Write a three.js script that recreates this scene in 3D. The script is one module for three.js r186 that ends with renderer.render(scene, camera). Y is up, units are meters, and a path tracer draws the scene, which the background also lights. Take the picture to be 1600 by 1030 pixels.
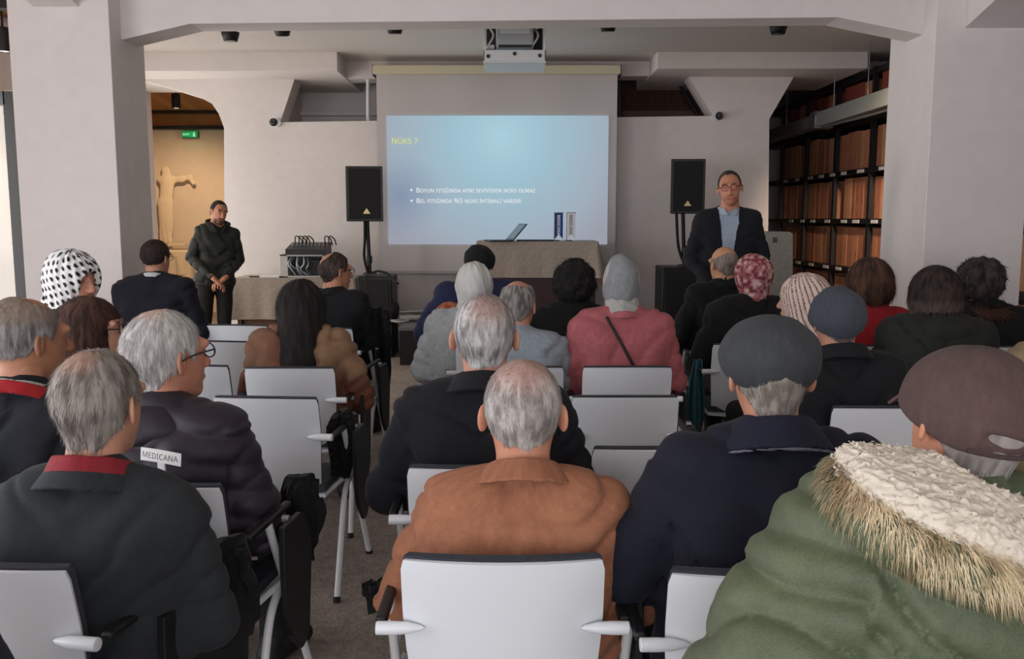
import * as THREE from 'three';
import { mergeGeometries, mergeVertices } from 'three/addons/utils/BufferGeometryUtils.js';
import { RoundedBoxGeometry } from 'three/addons/geometries/RoundedBoxGeometry.js';
import { RectAreaLightUniformsLib } from 'three/addons/lights/RectAreaLightUniformsLib.js';

// ---------------------------------------------------------------- camera, sky, window light, exposure
const FOCAL = 1400, EYE = 1.53, PITCH = Math.atan(173 / FOCAL);
const scene = new THREE.Scene();
const camera = new THREE.PerspectiveCamera(2 * Math.atan(515 / FOCAL) * 180 / Math.PI, 1600 / 1030, 0.05, 80);
camera.position.set(0, EYE, 0);
camera.rotation.x = -PITCH;
scene.add(camera);
scene.background = new THREE.Color(0.86, 0.93, 1.0);
const renderer = new THREE.WebGLRenderer({ antialias: true });
renderer.toneMapping = THREE.LinearToneMapping;
renderer.toneMappingExposure = 1.05;
renderer.shadowMap.enabled = true;
RectAreaLightUniformsLib.init();
// daylight standing in the window openings behind the camera and along the left aisle
function windowLight(name, w, h, pos, target, power, color) {
  const l = new THREE.RectAreaLight(color, power, w, h);
  l.name = name; l.position.set(...pos); l.lookAt(...target); scene.add(l);
  return l;
}
windowLight('rear_window_daylight', 6.4, 2.1, [-0.6, 1.75, 3.6], [-0.6, 1.75, 0], 4.0, 0xf6f7ff);
windowLight('side_window_daylight', 6.0, 2.3, [-4.74, 1.52, -0.9], [0, 1.52, -0.9], 4.0, 0xf6f7ff);
windowLight('middle_side_window_daylight', 1.44, 2.3, [-4.74, 1.52, -7.4], [0, 1.52, -7.4], 6.5, 0xfbf5ee);
windowLight('far_side_window_daylight', 2.7, 2.3, [-4.74, 1.52, -10.4], [0, 1.52, -10.4], 2.6, 0xfbf5ee);

// ---------------------------------------------------------------- helpers
const V = (x, y, z) => new THREE.Vector3(x, y, z);
const R = (a) => a * Math.PI / 180;
// a pixel of the photograph at a known distance, as a point of the room
function at(px, py, d) {
  const u = (px - 800) / FOCAL, v = (515 - py) / FOCAL, c = Math.cos(PITCH), s = Math.sin(PITCH);
  const k = d / (c + v * s);
  return V(u * k, EYE + (v * c - s) * k, -d);
}
let seed0 = 12345;
const rnd = () => { seed0 = (seed0 + 0x6d2b79f5) | 0; let t = Math.imul(seed0 ^ (seed0 >>> 15), 1 | seed0); t = (t + Math.imul(t ^ (t >>> 7), 61 | t)) ^ t; return ((t ^ (t >>> 14)) >>> 0) / 4294967296; };
const rr = (a, b) => a + (b - a) * rnd();
const lerp = (a, b, t) => a + (b - a) * t, clamp = (x, a, b) => Math.min(b, Math.max(a, x));
const sstep = (a, b, x) => { const t = clamp((x - a) / (b - a), 0, 1); return t * t * (3 - 2 * t); };
const hash3 = (x, y, z) => { let h = Math.imul(x, 374761393) + Math.imul(y, 668265263) + Math.imul(z, 2147483647 ^ 0x1b873593) | 0; h = Math.imul(h ^ (h >>> 13), 1274126177); return ((h ^ (h >>> 16)) >>> 0) / 4294967296; };
function noise(x, y, z) {
  const xi = Math.floor(x), yi = Math.floor(y), zi = Math.floor(z);
  let u = x - xi, v = y - yi, w = z - zi; u = u * u * (3 - 2 * u); v = v * v * (3 - 2 * v); w = w * w * (3 - 2 * w);
  const h = (a, b, c) => hash3(xi + a, yi + b, zi + c);
  return lerp(lerp(lerp(h(0, 0, 0), h(1, 0, 0), u), lerp(h(0, 1, 0), h(1, 1, 0), u), v), lerp(lerp(h(0, 0, 1), h(1, 0, 1), u), lerp(h(0, 1, 1), h(1, 1, 1), u), v), w);
}
const hex = (h) => { const c = new THREE.Color(h); return [c.r, c.g, c.b]; };
const mix3 = (a, b, t) => [lerp(a[0], b[0], t), lerp(a[1], b[1], t), lerp(a[2], b[2], t)];

const taken = {};
function numbered(n) { const k = taken[n] = (taken[n] ?? -1) + 1; return k ? n + '_' + String(k).padStart(3, '0') : n; }
function tag(o, label, category, group) { o.userData.label = label; o.userData.category = category; if (group) o.userData.group = group; return o; }
function shade(o) { o.traverse((m) => { if (m.isMesh) { m.castShadow = true; m.receiveShadow = true; } }); return o; }
function mesh(name, geo, mat, parent) {
  const m = new THREE.Mesh(Array.isArray(geo) ? join(geo) : geo, mat);
  m.castShadow = m.receiveShadow = true;
  m.name = parent && parent !== scene ? name : numbered(name);
  (parent ?? scene).add(m);
  return m;
}
function join(list) {
  const l = list.map((g) => { const c = g.index ? g.toNonIndexed() : g.clone(); for (const k of Object.keys(c.attributes)) if (!['position', 'normal', 'uv'].includes(k)) c.deleteAttribute(k); return c; });
  return mergeGeometries(l);
}
function struct(name, geo, mat) { const m = mesh(name, geo, mat); m.userData.kind = 'structure'; return m; }
function thing(name, label, category, pos = [0, 0, 0], yaw = 0, group) {
  const g = new THREE.Group(); g.name = numbered(name); scene.add(g);
  g.position.set(...pos); g.rotation.y = yaw; tag(g, label, category, group);
  return g;
}
function box(x0, x1, y0, y1, z0, z1) {   // uv in metres
  const g = new THREE.BoxGeometry(x1 - x0, y1 - y0, z1 - z0).translate((x0 + x1) / 2, (y0 + y1) / 2, (z0 + z1) / 2);
  return metricUV(g);
}
function rbox(x0, x1, y0, y1, z0, z1, r = 0.006, n = 2) {
  const g = new RoundedBoxGeometry(x1 - x0, y1 - y0, z1 - z0, n, Math.min(r, (x1 - x0) * 0.49, (y1 - y0) * 0.49, (z1 - z0) * 0.49)).translate((x0 + x1) / 2, (y0 + y1) / 2, (z0 + z1) / 2);
  return metricUV(g);
}
function metricUV(g) {
  const p = g.attributes.position, n = g.attributes.normal, uv = new Float32Array(p.count * 2);
  for (let i = 0; i < p.count; i++) {
    const ax = Math.abs(n.getX(i)), ay = Math.abs(n.getY(i)), az = Math.abs(n.getZ(i));
    if (ax > ay && ax > az) { uv[2 * i] = p.getZ(i); uv[2 * i + 1] = p.getY(i); }
    else if (ay > az) { uv[2 * i] = p.getX(i); uv[2 * i + 1] = p.getZ(i); }
    else { uv[2 * i] = p.getX(i); uv[2 * i + 1] = p.getY(i); }
  }
  g.setAttribute('uv', new THREE.BufferAttribute(uv, 2));
  return g;
}
function tube(pts, r, seg = 24, rad = 8, tension = 0.5) {
  const c = new THREE.CatmullRomCurve3(pts.map((p) => Array.isArray(p) ? V(...p) : p), false, 'catmullrom', tension);
  return new THREE.TubeGeometry(c, seg, r, rad, false);
}
function rod(a, b, r, rad = 10, r2 = r) {
  a = Array.isArray(a) ? V(...a) : a; b = Array.isArray(b) ? V(...b) : b;
  const d = b.clone().sub(a), g = new THREE.CylinderGeometry(r2, r, d.length(), rad);
  g.applyQuaternion(new THREE.Quaternion().setFromUnitVectors(V(0, 1, 0), d.clone().normalize()));
  return g.translate((a.x + b.x) / 2, (a.y + b.y) / 2, (a.z + b.z) / 2);
}
function prism(pts, z0, z1) {   // polygon in x,y, extruded from z0 to z1
  const s = new THREE.Shape(pts.map((p) => new THREE.Vector2(p[0], p[1])));
  return metricUV(new THREE.ExtrudeGeometry(s, { depth: z1 - z0, bevelEnabled: false }).translate(0, 0, z0));
}
// closed curved slab: fn(u, v) -> [x, y, z] centre surface, off(u,v) thickness direction
function slab(fn, nu, nv, th) {
  const pos = [], idx = [], N = (nu + 1) * (nv + 1), P = [];
  for (let j = 0; j <= nv; j++) for (let i = 0; i <= nu; i++) P.push(V(...fn(i / nu * 2 - 1, j / nv)));
  const e = 1e-3;
  const nor = (u, v) => { const a = V(...fn(u + e, v)).sub(V(...fn(u - e, v))), b = V(...fn(u, v + e)).sub(V(...fn(u, v - e))); return a.cross(b).normalize(); };
  for (const s of [1, -1]) for (let j = 0; j <= nv; j++) for (let i = 0; i <= nu; i++) { const p = P[j * (nu + 1) + i].clone().addScaledVector(nor(i / nu * 2 - 1, j / nv), s * th / 2); pos.push(p.x, p.y, p.z); }
  for (let j = 0; j < nv; j++) for (let i = 0; i < nu; i++) { const a = j * (nu + 1) + i, b = a + 1, c = a + nu + 1, d = c + 1; idx.push(a, b, d, a, d, c, N + a, N + d, N + b, N + a, N + c, N + d); }
  const rim = (a, b) => idx.push(a, N + a, N + b, a, N + b, b);
  for (let i = 0; i < nu; i++) { rim(i + 1, i); rim(nv * (nu + 1) + i, nv * (nu + 1) + i + 1); }
  for (let j = 0; j < nv; j++) { rim(j * (nu + 1), (j + 1) * (nu + 1)); rim((j + 1) * (nu + 1) + nu, j * (nu + 1) + nu); }
  let g = new THREE.BufferGeometry(); g.setAttribute('position', new THREE.Float32BufferAttribute(pos, 3)); g.setIndex(idx);
  g = g.toNonIndexed(); g.computeVertexNormals(); g = creased(g, 0.6);
  return metricUV(g);
}
function creased(g, angle) {   // smooth normals except across sharp edges
  const p = g.attributes.position, n = p.count, fn = [], map = new Map();
  const key = (i) => Math.round(p.getX(i) * 1e4) + ',' + Math.round(p.getY(i) * 1e4) + ',' + Math.round(p.getZ(i) * 1e4);
  for (let t = 0; t < n; t += 3) { const a = V(p.getX(t), p.getY(t), p.getZ(t)), b = V(p.getX(t + 1), p.getY(t + 1), p.getZ(t + 1)), c = V(p.getX(t + 2), p.getY(t + 2), p.getZ(t + 2)); fn.push(b.sub(a).cross(c.sub(a))); for (let k = 0; k < 3; k++) { const q = key(t + k); if (!map.has(q)) map.set(q, []); map.get(q).push(t / 3); } }
  const out = new Float32Array(n * 3), cs = Math.cos(angle);
  for (let i = 0; i < n; i++) { const f = fn[Math.floor(i / 3)], s = V(0, 0, 0); for (const k of map.get(key(i))) if (fn[k].lengthSq() > 0 && fn[k].dot(f) > cs * fn[k].length() * f.length()) s.add(fn[k]); s.normalize(); out.set([s.x, s.y, s.z], i * 3); }
  g.setAttribute('normal', new THREE.BufferAttribute(out, 3));
  return g;
}

// ---------------------------------------------------------------- textures and materials
function dataTex(n, fn, srgb = true, rep = 1) {
  const d = new Uint8Array(n * n * 4);
  for (let y = 0; y < n; y++) for (let x = 0; x < n; x++) { const c = fn(x, y); d.set([c[0], c[1], c[2], 255], (y * n + x) * 4); }
  const t = new THREE.DataTexture(d, n, n); t.magFilter = THREE.LinearFilter; t.minFilter = THREE.LinearMipmapLinearFilter; t.generateMipmaps = true;
  t.wrapS = t.wrapT = THREE.RepeatWrapping; t.repeat.set(rep, rep); if (srgb) t.colorSpace = THREE.SRGBColorSpace; t.needsUpdate = true;
  return t;
}
const tn = (x, y, f, n, s) => { // tiling noise
  const a = x / n * f, b = y / n * f, i = Math.floor(a), j = Math.floor(b); let u = a - i, v = b - j; u = u * u * (3 - 2 * u); v = v * v * (3 - 2 * v);
  const h = (p, q) => hash3(((i + p) % f + f) % f, ((j + q) % f + f) % f, s);
  return lerp(lerp(h(0, 0), h(1, 0), u), lerp(h(0, 1), h(1, 1), u), v);
};
const gray = (v) => { v = clamp(Math.round(v), 0, 255); return [v, v, v]; };
const plasterBump = dataTex(256, (x, y) => gray(128 + 60 * (tn(x, y, 16, 256, 1) - 0.5) + 50 * (tn(x, y, 64, 256, 2) - 0.5)), false, 0.7);
const plasterTone = dataTex(256, (x, y) => { const v = 247 + 4 * (tn(x, y, 6, 256, 3) - 0.5) + 5 * (tn(x, y, 40, 256, 4) - 0.5); return [v, v - 1, v - 3]; }, true, 0.35);
const weaveBump = dataTex(128, (x, y) => gray(128 + 70 * Math.sin(x / 128 * Math.PI * 2 * 16) * Math.sin(y / 128 * Math.PI * 2 * 16) + 70 * (tn(x, y, 64, 128, 5) - 0.5)), false, 14);
const weaveTone = dataTex(256, (x, y) => gray(226 + 34 * (tn(x, y, 128, 256, 6) - 0.5) + 24 * (tn(x, y, 12, 256, 7) - 0.5)), true, 6);
const carpetTone = dataTex(512, (x, y) => { const v = 205 + 50 * (tn(x, y, 256, 512, 8) - 0.5) + 26 * (tn(x, y, 60, 512, 9) - 0.5) + 26 * (tn(x, y, 7, 512, 10) - 0.5); return [v, v * 0.985, v * 0.97]; }, true, 0.5);
const carpetBump = dataTex(256, (x, y) => gray(255 * tn(x, y, 128, 256, 11)), false, 1.5);
function woodTex(s, a, b) {
  return dataTex(256, (x, y) => {
    const g = tn(x, y * 0.06 + 3 * Math.sin(y / 256 * 6.283), 48, 256, s) * 0.55 + tn(x, y * 0.25, 96, 256, s + 1) * 0.25 + tn(x, y, 5, 256, s + 2) * 0.35;
    const kx = 70 + 90 * hash3(s, 1, 1), ky = 60 + 130 * hash3(s, 2, 1), k = Math.exp(-((x - kx) ** 2 + ((y - ky) * 0.8) ** 2) / 40);
    const c = mix3(a, b, clamp(g, 0, 1)); return c.map((v) => clamp(v * (1 - 0.65 * k), 0, 255));
  }, true, 1);
}
const std = (color, rough = 0.8, extra = {}) => new THREE.MeshStandardMaterial({ color, roughness: rough, ...extra });
const cloth = (color, rough = 0.92, extra = {}) => new THREE.MeshPhysicalMaterial({ color, roughness: rough, map: weaveTone, bumpMap: weaveBump, bumpScale: 0.0006, sheen: 0.15, sheenRoughness: 0.6, sheenColor: new THREE.Color(0.5, 0.5, 0.5), ...extra });
const M = {
  wall: std(0xece5e2, 0.93, { map: plasterTone, bumpMap: plasterBump, bumpScale: 0.0003 }),
  ceil: std(0xd9d2cd, 0.95, { map: plasterTone, bumpMap: plasterBump, bumpScale: 0.0003 }),
  floor: std(0xb5a89e, 0.96, { map: carpetTone, bumpMap: carpetBump, bumpScale: 0.002 }),
  white: std(0xe4e7ea, 0.38), whiteMetal: std(0xdfe0e0, 0.35), pad: cloth(0x3e434c, 0.95), blackPl: std(0x16171a, 0.45), black: std(0x101012, 0.6), rubber: std(0x1a1a1a, 0.8),
  frame: std(0x23262b, 0.4), steel: std(0x9b9da0, 0.35, { metalness: 0.8 }), galv: std(0x8f938f, 0.5, { metalness: 0.35 }), shelfBlack: std(0x17161a, 0.5),
  beige: cloth(0xc0b2a4, 0.95), maroon: std(0x3f2422, 0.5), stageTop: std(0x6b6a69, 0.85), woodCeil: null,
  glass: new THREE.MeshPhysicalMaterial({ color: 0xffffff, roughness: 0.02, transmission: 1, thickness: 0, ior: 1.5 }),
};
// ---------------------------------------------------------------- the room
// floor and outer shell
struct('floor', box(-7.6, 5.4, -0.1, 0, -15.4, 4.2), M.floor);
const ceilY = 3.36;
struct('ceiling', [box(-3.5, 5.0, ceilY, ceilY + 0.15, -6.6, 4.2), box(-4.9, -3.5, ceilY, ceilY + 0.15, -11.4, -8.8), box(-3.5, 5.0, ceilY, ceilY + 0.15, -11.4, -6.6), box(-2.8, 5.0, ceilY, ceilY + 0.15, -15.4, -11.4)], M.ceil);
struct('roof', [box(-7.8, 5.4, 4.3, 4.4, -15.6, 4.3), box(-7.8, -7.6, 0, 4.3, -15.6, -12.2), box(-7.6, -5.1, 0, 4.3, -12.4, -12.2), box(-5.3, -5.1, 3.3, 4.3, -12.4, 4.3), box(-7.8, 5.4, 3.2, 4.3, -15.6, -15.2), box(-5.3, 5.4, 3.3, 4.3, 3.9, 4.3)], M.wall);
struct('wall_right', box(4.75, 4.95, 0, ceilY, -15.4, 4.2), M.wall);
// rear wall with a wide window opening behind the camera
struct('wall_rear', [box(-5.2, -3.9, 0, ceilY, 3.7, 3.9), box(2.7, 5.2, 0, ceilY, 3.7, 3.9), box(-3.9, 2.7, 0, 0.65, 3.7, 3.9), box(-3.9, 2.7, 2.85, ceilY, 3.7, 3.9)], M.wall);
// left wall: piers between tall dark-framed windows
const winZ = [[-4.2, 2.2], [-8.22, -6.6], [-11.9, -9.0]];
{
  const g = [box(-5.1, -4.8, 2.75, 3.6, -12.2, 4.0), box(-5.1, -4.8, 0, 0.3, -12.2, 4.0)];
  const cuts = [4.0, 2.2, -4.2, -6.6, -8.22, -9.0, -11.9, -12.2];
  for (let i = 0; i < cuts.length; i += 2) g.push(box(-5.1, -4.8, 0.3, 2.75, cuts[i + 1], cuts[i]));
  struct('wall_left', g, M.wall);
}
let winNo = 0;
for (const [z0, z1] of winZ) {
  const w = new THREE.Group(); w.name = 'window_' + (++winNo); w.userData.kind = 'structure'; scene.add(w);
  const n = Math.max(1, Math.round((z1 - z0) / 1.4)), st = (z1 - z0) / n;
  mesh('window_frame', [box(-4.95, -4.78, 0.3, 0.37, z0, z1), box(-4.95, -4.78, 2.68, 2.75, z0, z1), box(-4.95, -4.78, 0.3, 2.75, z0, z0 + 0.07), box(-4.95, -4.78, 0.3, 2.75, z1 - 0.07, z1)], M.frame, w);
  for (let i = 1; i < n; i++) mesh('mullion', box(-4.95, -4.78, 0.37, 2.68, z0 + i * st - 0.05, z0 + i * st + 0.05), M.frame, w);
  for (let i = 0; i < n; i++) mesh('pane', box(-4.885, -4.88, 0.37, 2.68, z0 + i * st + 0.05, z0 + (i + 1) * st - 0.05), M.glass, w);
}
{ const w = new THREE.Group(); w.name = 'window_4'; w.userData.kind = 'structure'; scene.add(w);
  mesh('window_frame', [box(-3.9, 2.7, 0.65, 0.72, 3.66, 3.9), box(-3.9, 2.7, 2.78, 2.85, 3.66, 3.9), box(-3.9, -3.83, 0.65, 2.85, 3.66, 3.9), box(2.63, 2.7, 0.65, 2.85, 3.66, 3.9)], M.frame, w);
  for (let i = 1; i < 4; i++) mesh('mullion', box(-3.9 + 1.65 * i - 0.04, -3.9 + 1.65 * i + 0.04, 0.72, 2.78, 3.66, 3.9), M.frame, w);
  for (let i = 0; i < 4; i++) mesh('pane', box(-3.86 + 1.65 * i, -2.29 + 1.65 * i, 0.72, 2.78, 3.8, 3.805), M.glass, w);
}
// dark framed sliding leaf standing open in the left aisle (the tall dark uprights at the picture's edge)
{
  const p = at(30, 300, 7.9);
  const d = thing('door_leaf', 'tall dark metal door leaf at far left beside the white pillar', 'door', [p.x, 0, p.z], 0);
  mesh('stile', rbox(-0.075, 0.028, 0.005, 2.62, -0.03, 0.03, 0.004), std(0x0e1013, 0.7), d);
  mesh('stile', rbox(0.032, 0.085, 0.005, 2.62, -0.03, 0.03, 0.004), std(0x3d434c, 0.6), d).userData.label = 'grey metal edge strip';
  mesh('rail', rbox(-0.9, -0.055, 2.5, 2.62, -0.03, 0.03, 0.004), M.frame, d);
  mesh('rail', rbox(-0.9, -0.055, 0.005, 0.12, -0.03, 0.03, 0.004), M.frame, d);
  mesh('stile', rbox(-0.98, -0.9, 0.005, 2.62, -0.03, 0.03, 0.004), M.frame, d);
  mesh('pane', box(-0.9, -0.055, 0.12, 2.5, -0.003, 0.003), M.glass, d);
}
// wooden ceiling boards over the left aisle and back room, one by one
const ceilWood = [woodTex(21, [176, 124, 72], [150, 98, 54]), woodTex(25, [190, 138, 84], [160, 108, 60]), woodTex(29, [165, 112, 64], [142, 92, 50])].map((t) => { t.repeat.set(1.5, 0.4); return std(0xffffff, 0.7, { map: t }); });
{
  const wc = new THREE.Group(); wc.name = 'ceiling_aisle'; wc.userData.kind = 'structure'; scene.add(wc);
  const variants = [0, 1, 2].map(() => rbox(-0.073, 0.073, 0, 0.02, -5.2, 5.2, 0.003, 1));
  let k = 0;
  for (let x = -5.05; x < -3.45; x += 0.15, k++) {
    const m = mesh('board', variants[k % 3], ceilWood[(k * 2 + (k >> 1)) % 3], wc); m.position.set(x, 3.42 - (k % 2) * 0.002, 0.6 - 4.4);
  }
  for (let x = -7.4; x < -2.6; x += 0.15, k++) {   // back room: boards sloping up towards the nave
    const m = mesh('board', variants[k % 3], ceilWood[(k + (k >> 2)) % 3], wc); m.scale.z = 0.62; m.rotation.x = -0.13; m.position.set(x, 3.5, -12.4);
  }
  mesh('backing', [box(-5.1, -3.4, 3.46, 3.5, -9, 4.2), box(-7.6, -2.5, 4.05, 4.1, -15.4, -9)], M.blackPl, wc);
}
{ // black steel joists below the boards
  const spots = [[-7.5, 3.3], [-4, 3.3], [-1, 3.3]];
  for (const [z, y] of spots) struct('trim_joist', box(-4.8, -3.42, y - 0.09, y, z - 0.05, z + 0.05), M.frame);
}
// back room beyond the left opening
struct('wall_back_room', box(-7.6, -2.2, 0, 2.95, -14.9, -14.7), std(0xe6d6c0, 0.95, { map: plasterTone, bumpMap: plasterBump, bumpScale: 0.0015 }));
struct('wall_back', box(-2.4, 5.2, 0, 3.7, -15.2, -15.0), M.wall);
struct('trim_1', rbox(-7.6, -2.3, 2.95, 3.0, -14.75, -14.55, 0.005), M.frame);
struct('trim_2', rbox(-7.6, -2.3, 3.0, 3.19, -14.72, -14.6, 0.005), ceilWood[0]);
struct('trim_3', rbox(-7.6, -2.3, 3.19, 3.32, -14.62, -14.45, 0.005), M.frame);
struct('trim_4', [rod([-4.8, 3.75, -11.2], [-3.9, 3.1, -13.6], 0.05, 8)], M.frame);
struct('wall_back_room_side', box(-2.9, -2.75, 0, 3.6, -15.0, -11.2), M.wall);

// pillars of the near frame
const PZ0 = -6.68, PZ1 = -6.12, PLX0 = -3.33, PLX1 = -2.66, PRX0 = 2.80, PRX1 = 3.475;
struct('pillar_1', rbox(PLX0, PLX1, 0, ceilY, PZ0, PZ1, 0.006, 2), M.wall);
struct('pillar_2', rbox(PRX0, PRX1, 0, ceilY, PZ0 - 0.16, PZ1, 0.006, 2), M.wall);
// haunched cross beam between them
{
  const lz = -6.30, by = 2.925;
  const l1 = at(207, 62, 6.3), l2 = at(297, 37, 6.3), r1 = at(1310, 27, 6.3), r2 = at(1420, 55, 6.3);
  struct('beam_1', prism([[PLX1 - 0.02, l1.y - 0.005], [l2.x, l2.y], [r1.x, r1.y], [PRX0 + 0.02, r2.y], [PRX0 + 0.02, ceilY], [PLX1 - 0.02, ceilY]], -6.56, lz), M.wall);
}
// beams running from the pillars towards the camera, with sloping haunches
{
  const mk = (x0, x1, yEnd, name) => {
    const pts = [[6.14, ceilY], [6.14, yEnd], [5.2, yEnd + 0.24], [-3.6, yEnd + 0.24], [-3.6, ceilY]];
    const s = new THREE.Shape(pts.map((p) => new THREE.Vector2(p[0], p[1])));
    const g = new THREE.ExtrudeGeometry(s, { depth: x1 - x0, bevelEnabled: false }); g.rotateY(Math.PI / 2); g.translate(x0, 0, 0);
    struct(name, metricUV(g), M.wall);
  };
  mk(at(55, 13, 6.14).x, at(125, 13, 6.14).x, at(90, 13, 6.14).y, 'beam_2');
  mk(at(1505, 46, 6.14).x, at(1566, 46, 6.14).x + 0.2, at(1530, 46, 6.14).y, 'beam_3');
}
// solid wall strip above the aisle openings
struct('wall_aisle_head', [box(-3.5, -3.42, 3.1, 3.6, -6.2, 4.2)], M.wall);

// rear frame: columns with haunches, half wall, openings over it
const BD = 10.8;
{
  const q = (px, py) => { const p = at(px, py, BD); return [p.x, p.y]; };
  const s = new THREE.Shape();
  const pts = [[q(350, 500)[0], 0], q(350, 200), q(342, 178), q(331, 162), q(312, 152), q(245, 131), q(150, 110), [q(150, 0)[0], ceilY], [4.7, ceilY], [4.7, q(1245, 112)[1]], q(1245, 112), q(1202, 186), [q(1200, 500)[0], 0]];
  s.moveTo(...pts[0]); for (const p of pts.slice(1)) s.lineTo(...p); s.closePath();
  const h = new THREE.Path(); const hp = [q(438, 191), q(460, 124), q(1075, 118), q(1114, 181)]; h.moveTo(...hp[0]); for (const p of hp.slice(1)) h.lineTo(...p); h.closePath(); s.holes.push(h);
  struct('wall_front', metricUV(new THREE.ExtrudeGeometry(s, { depth: 0.34, bevelEnabled: false }).translate(0, 0, -BD - 0.34)), M.wall);
  // dropped slabs either side of the screen bay
  const a = at(527, 111, 10.2), b = at(1027, 107, 10.2), e = at(1356, 100, 10.2);
  struct('beam_4', rbox(-4.7, a.x, a.y, ceilY + 0.02, -11.9, -10.2, 0.004), M.wall);
  struct('beam_5', rbox(b.x, e.x, b.y, ceilY + 0.02, -11.9, -10.2, 0.004), M.wall);
  struct('wall_recess', [box(-3.0, 0, 2.2, ceilY, -12.1, -12.0)], M.wall);
  struct('trim_5', rbox(-2.9, -0.4, q(500, 172)[1] + 0.06, q(500, 172)[1] + 0.12, -12.0, -11.9, 0.004), M.wall);
  struct('wall_recess_wood', [box(0, 3.0, 2.2, ceilY, -12.1, -12.0)], std(0x5a4334, 0.8, { map: woodTex(33, [255, 240, 225], [190, 160, 140]) }));
  struct('trim_6', rbox(0.6, 2.9, 2.82, 2.92, -11.98, -11.86, 0.004), std(0x6a4d3a, 0.7));
  struct('trim_7', [rod(at(1072, 128, 11.4), at(1108, 182, 11.2), 0.045, 4), rod(at(1060, 128, 11.6), at(1092, 182, 11.4), 0.03, 4)], M.frame);
  struct('trim_8', rod(at(968, 122, 11.1), at(968, 184, 11.1), 0.03, 4), M.frame);
  tag(mesh('heating_pipe', [rod(at(575, 108, 10.9), at(575, 190, 10.9), 0.022, 12), rod(at(575, 118, 10.9), at(575, 126, 10.9), 0.034, 12)], M.white), 'thin white vertical pipe beside the projection screen', 'pipe');
}
// skirting on the half wall
struct('baseboard_front', box(-2.7, 2.4, 0, 0.07, -10.8, -10.785), std(0xcfc9c4, 0.6));

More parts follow.
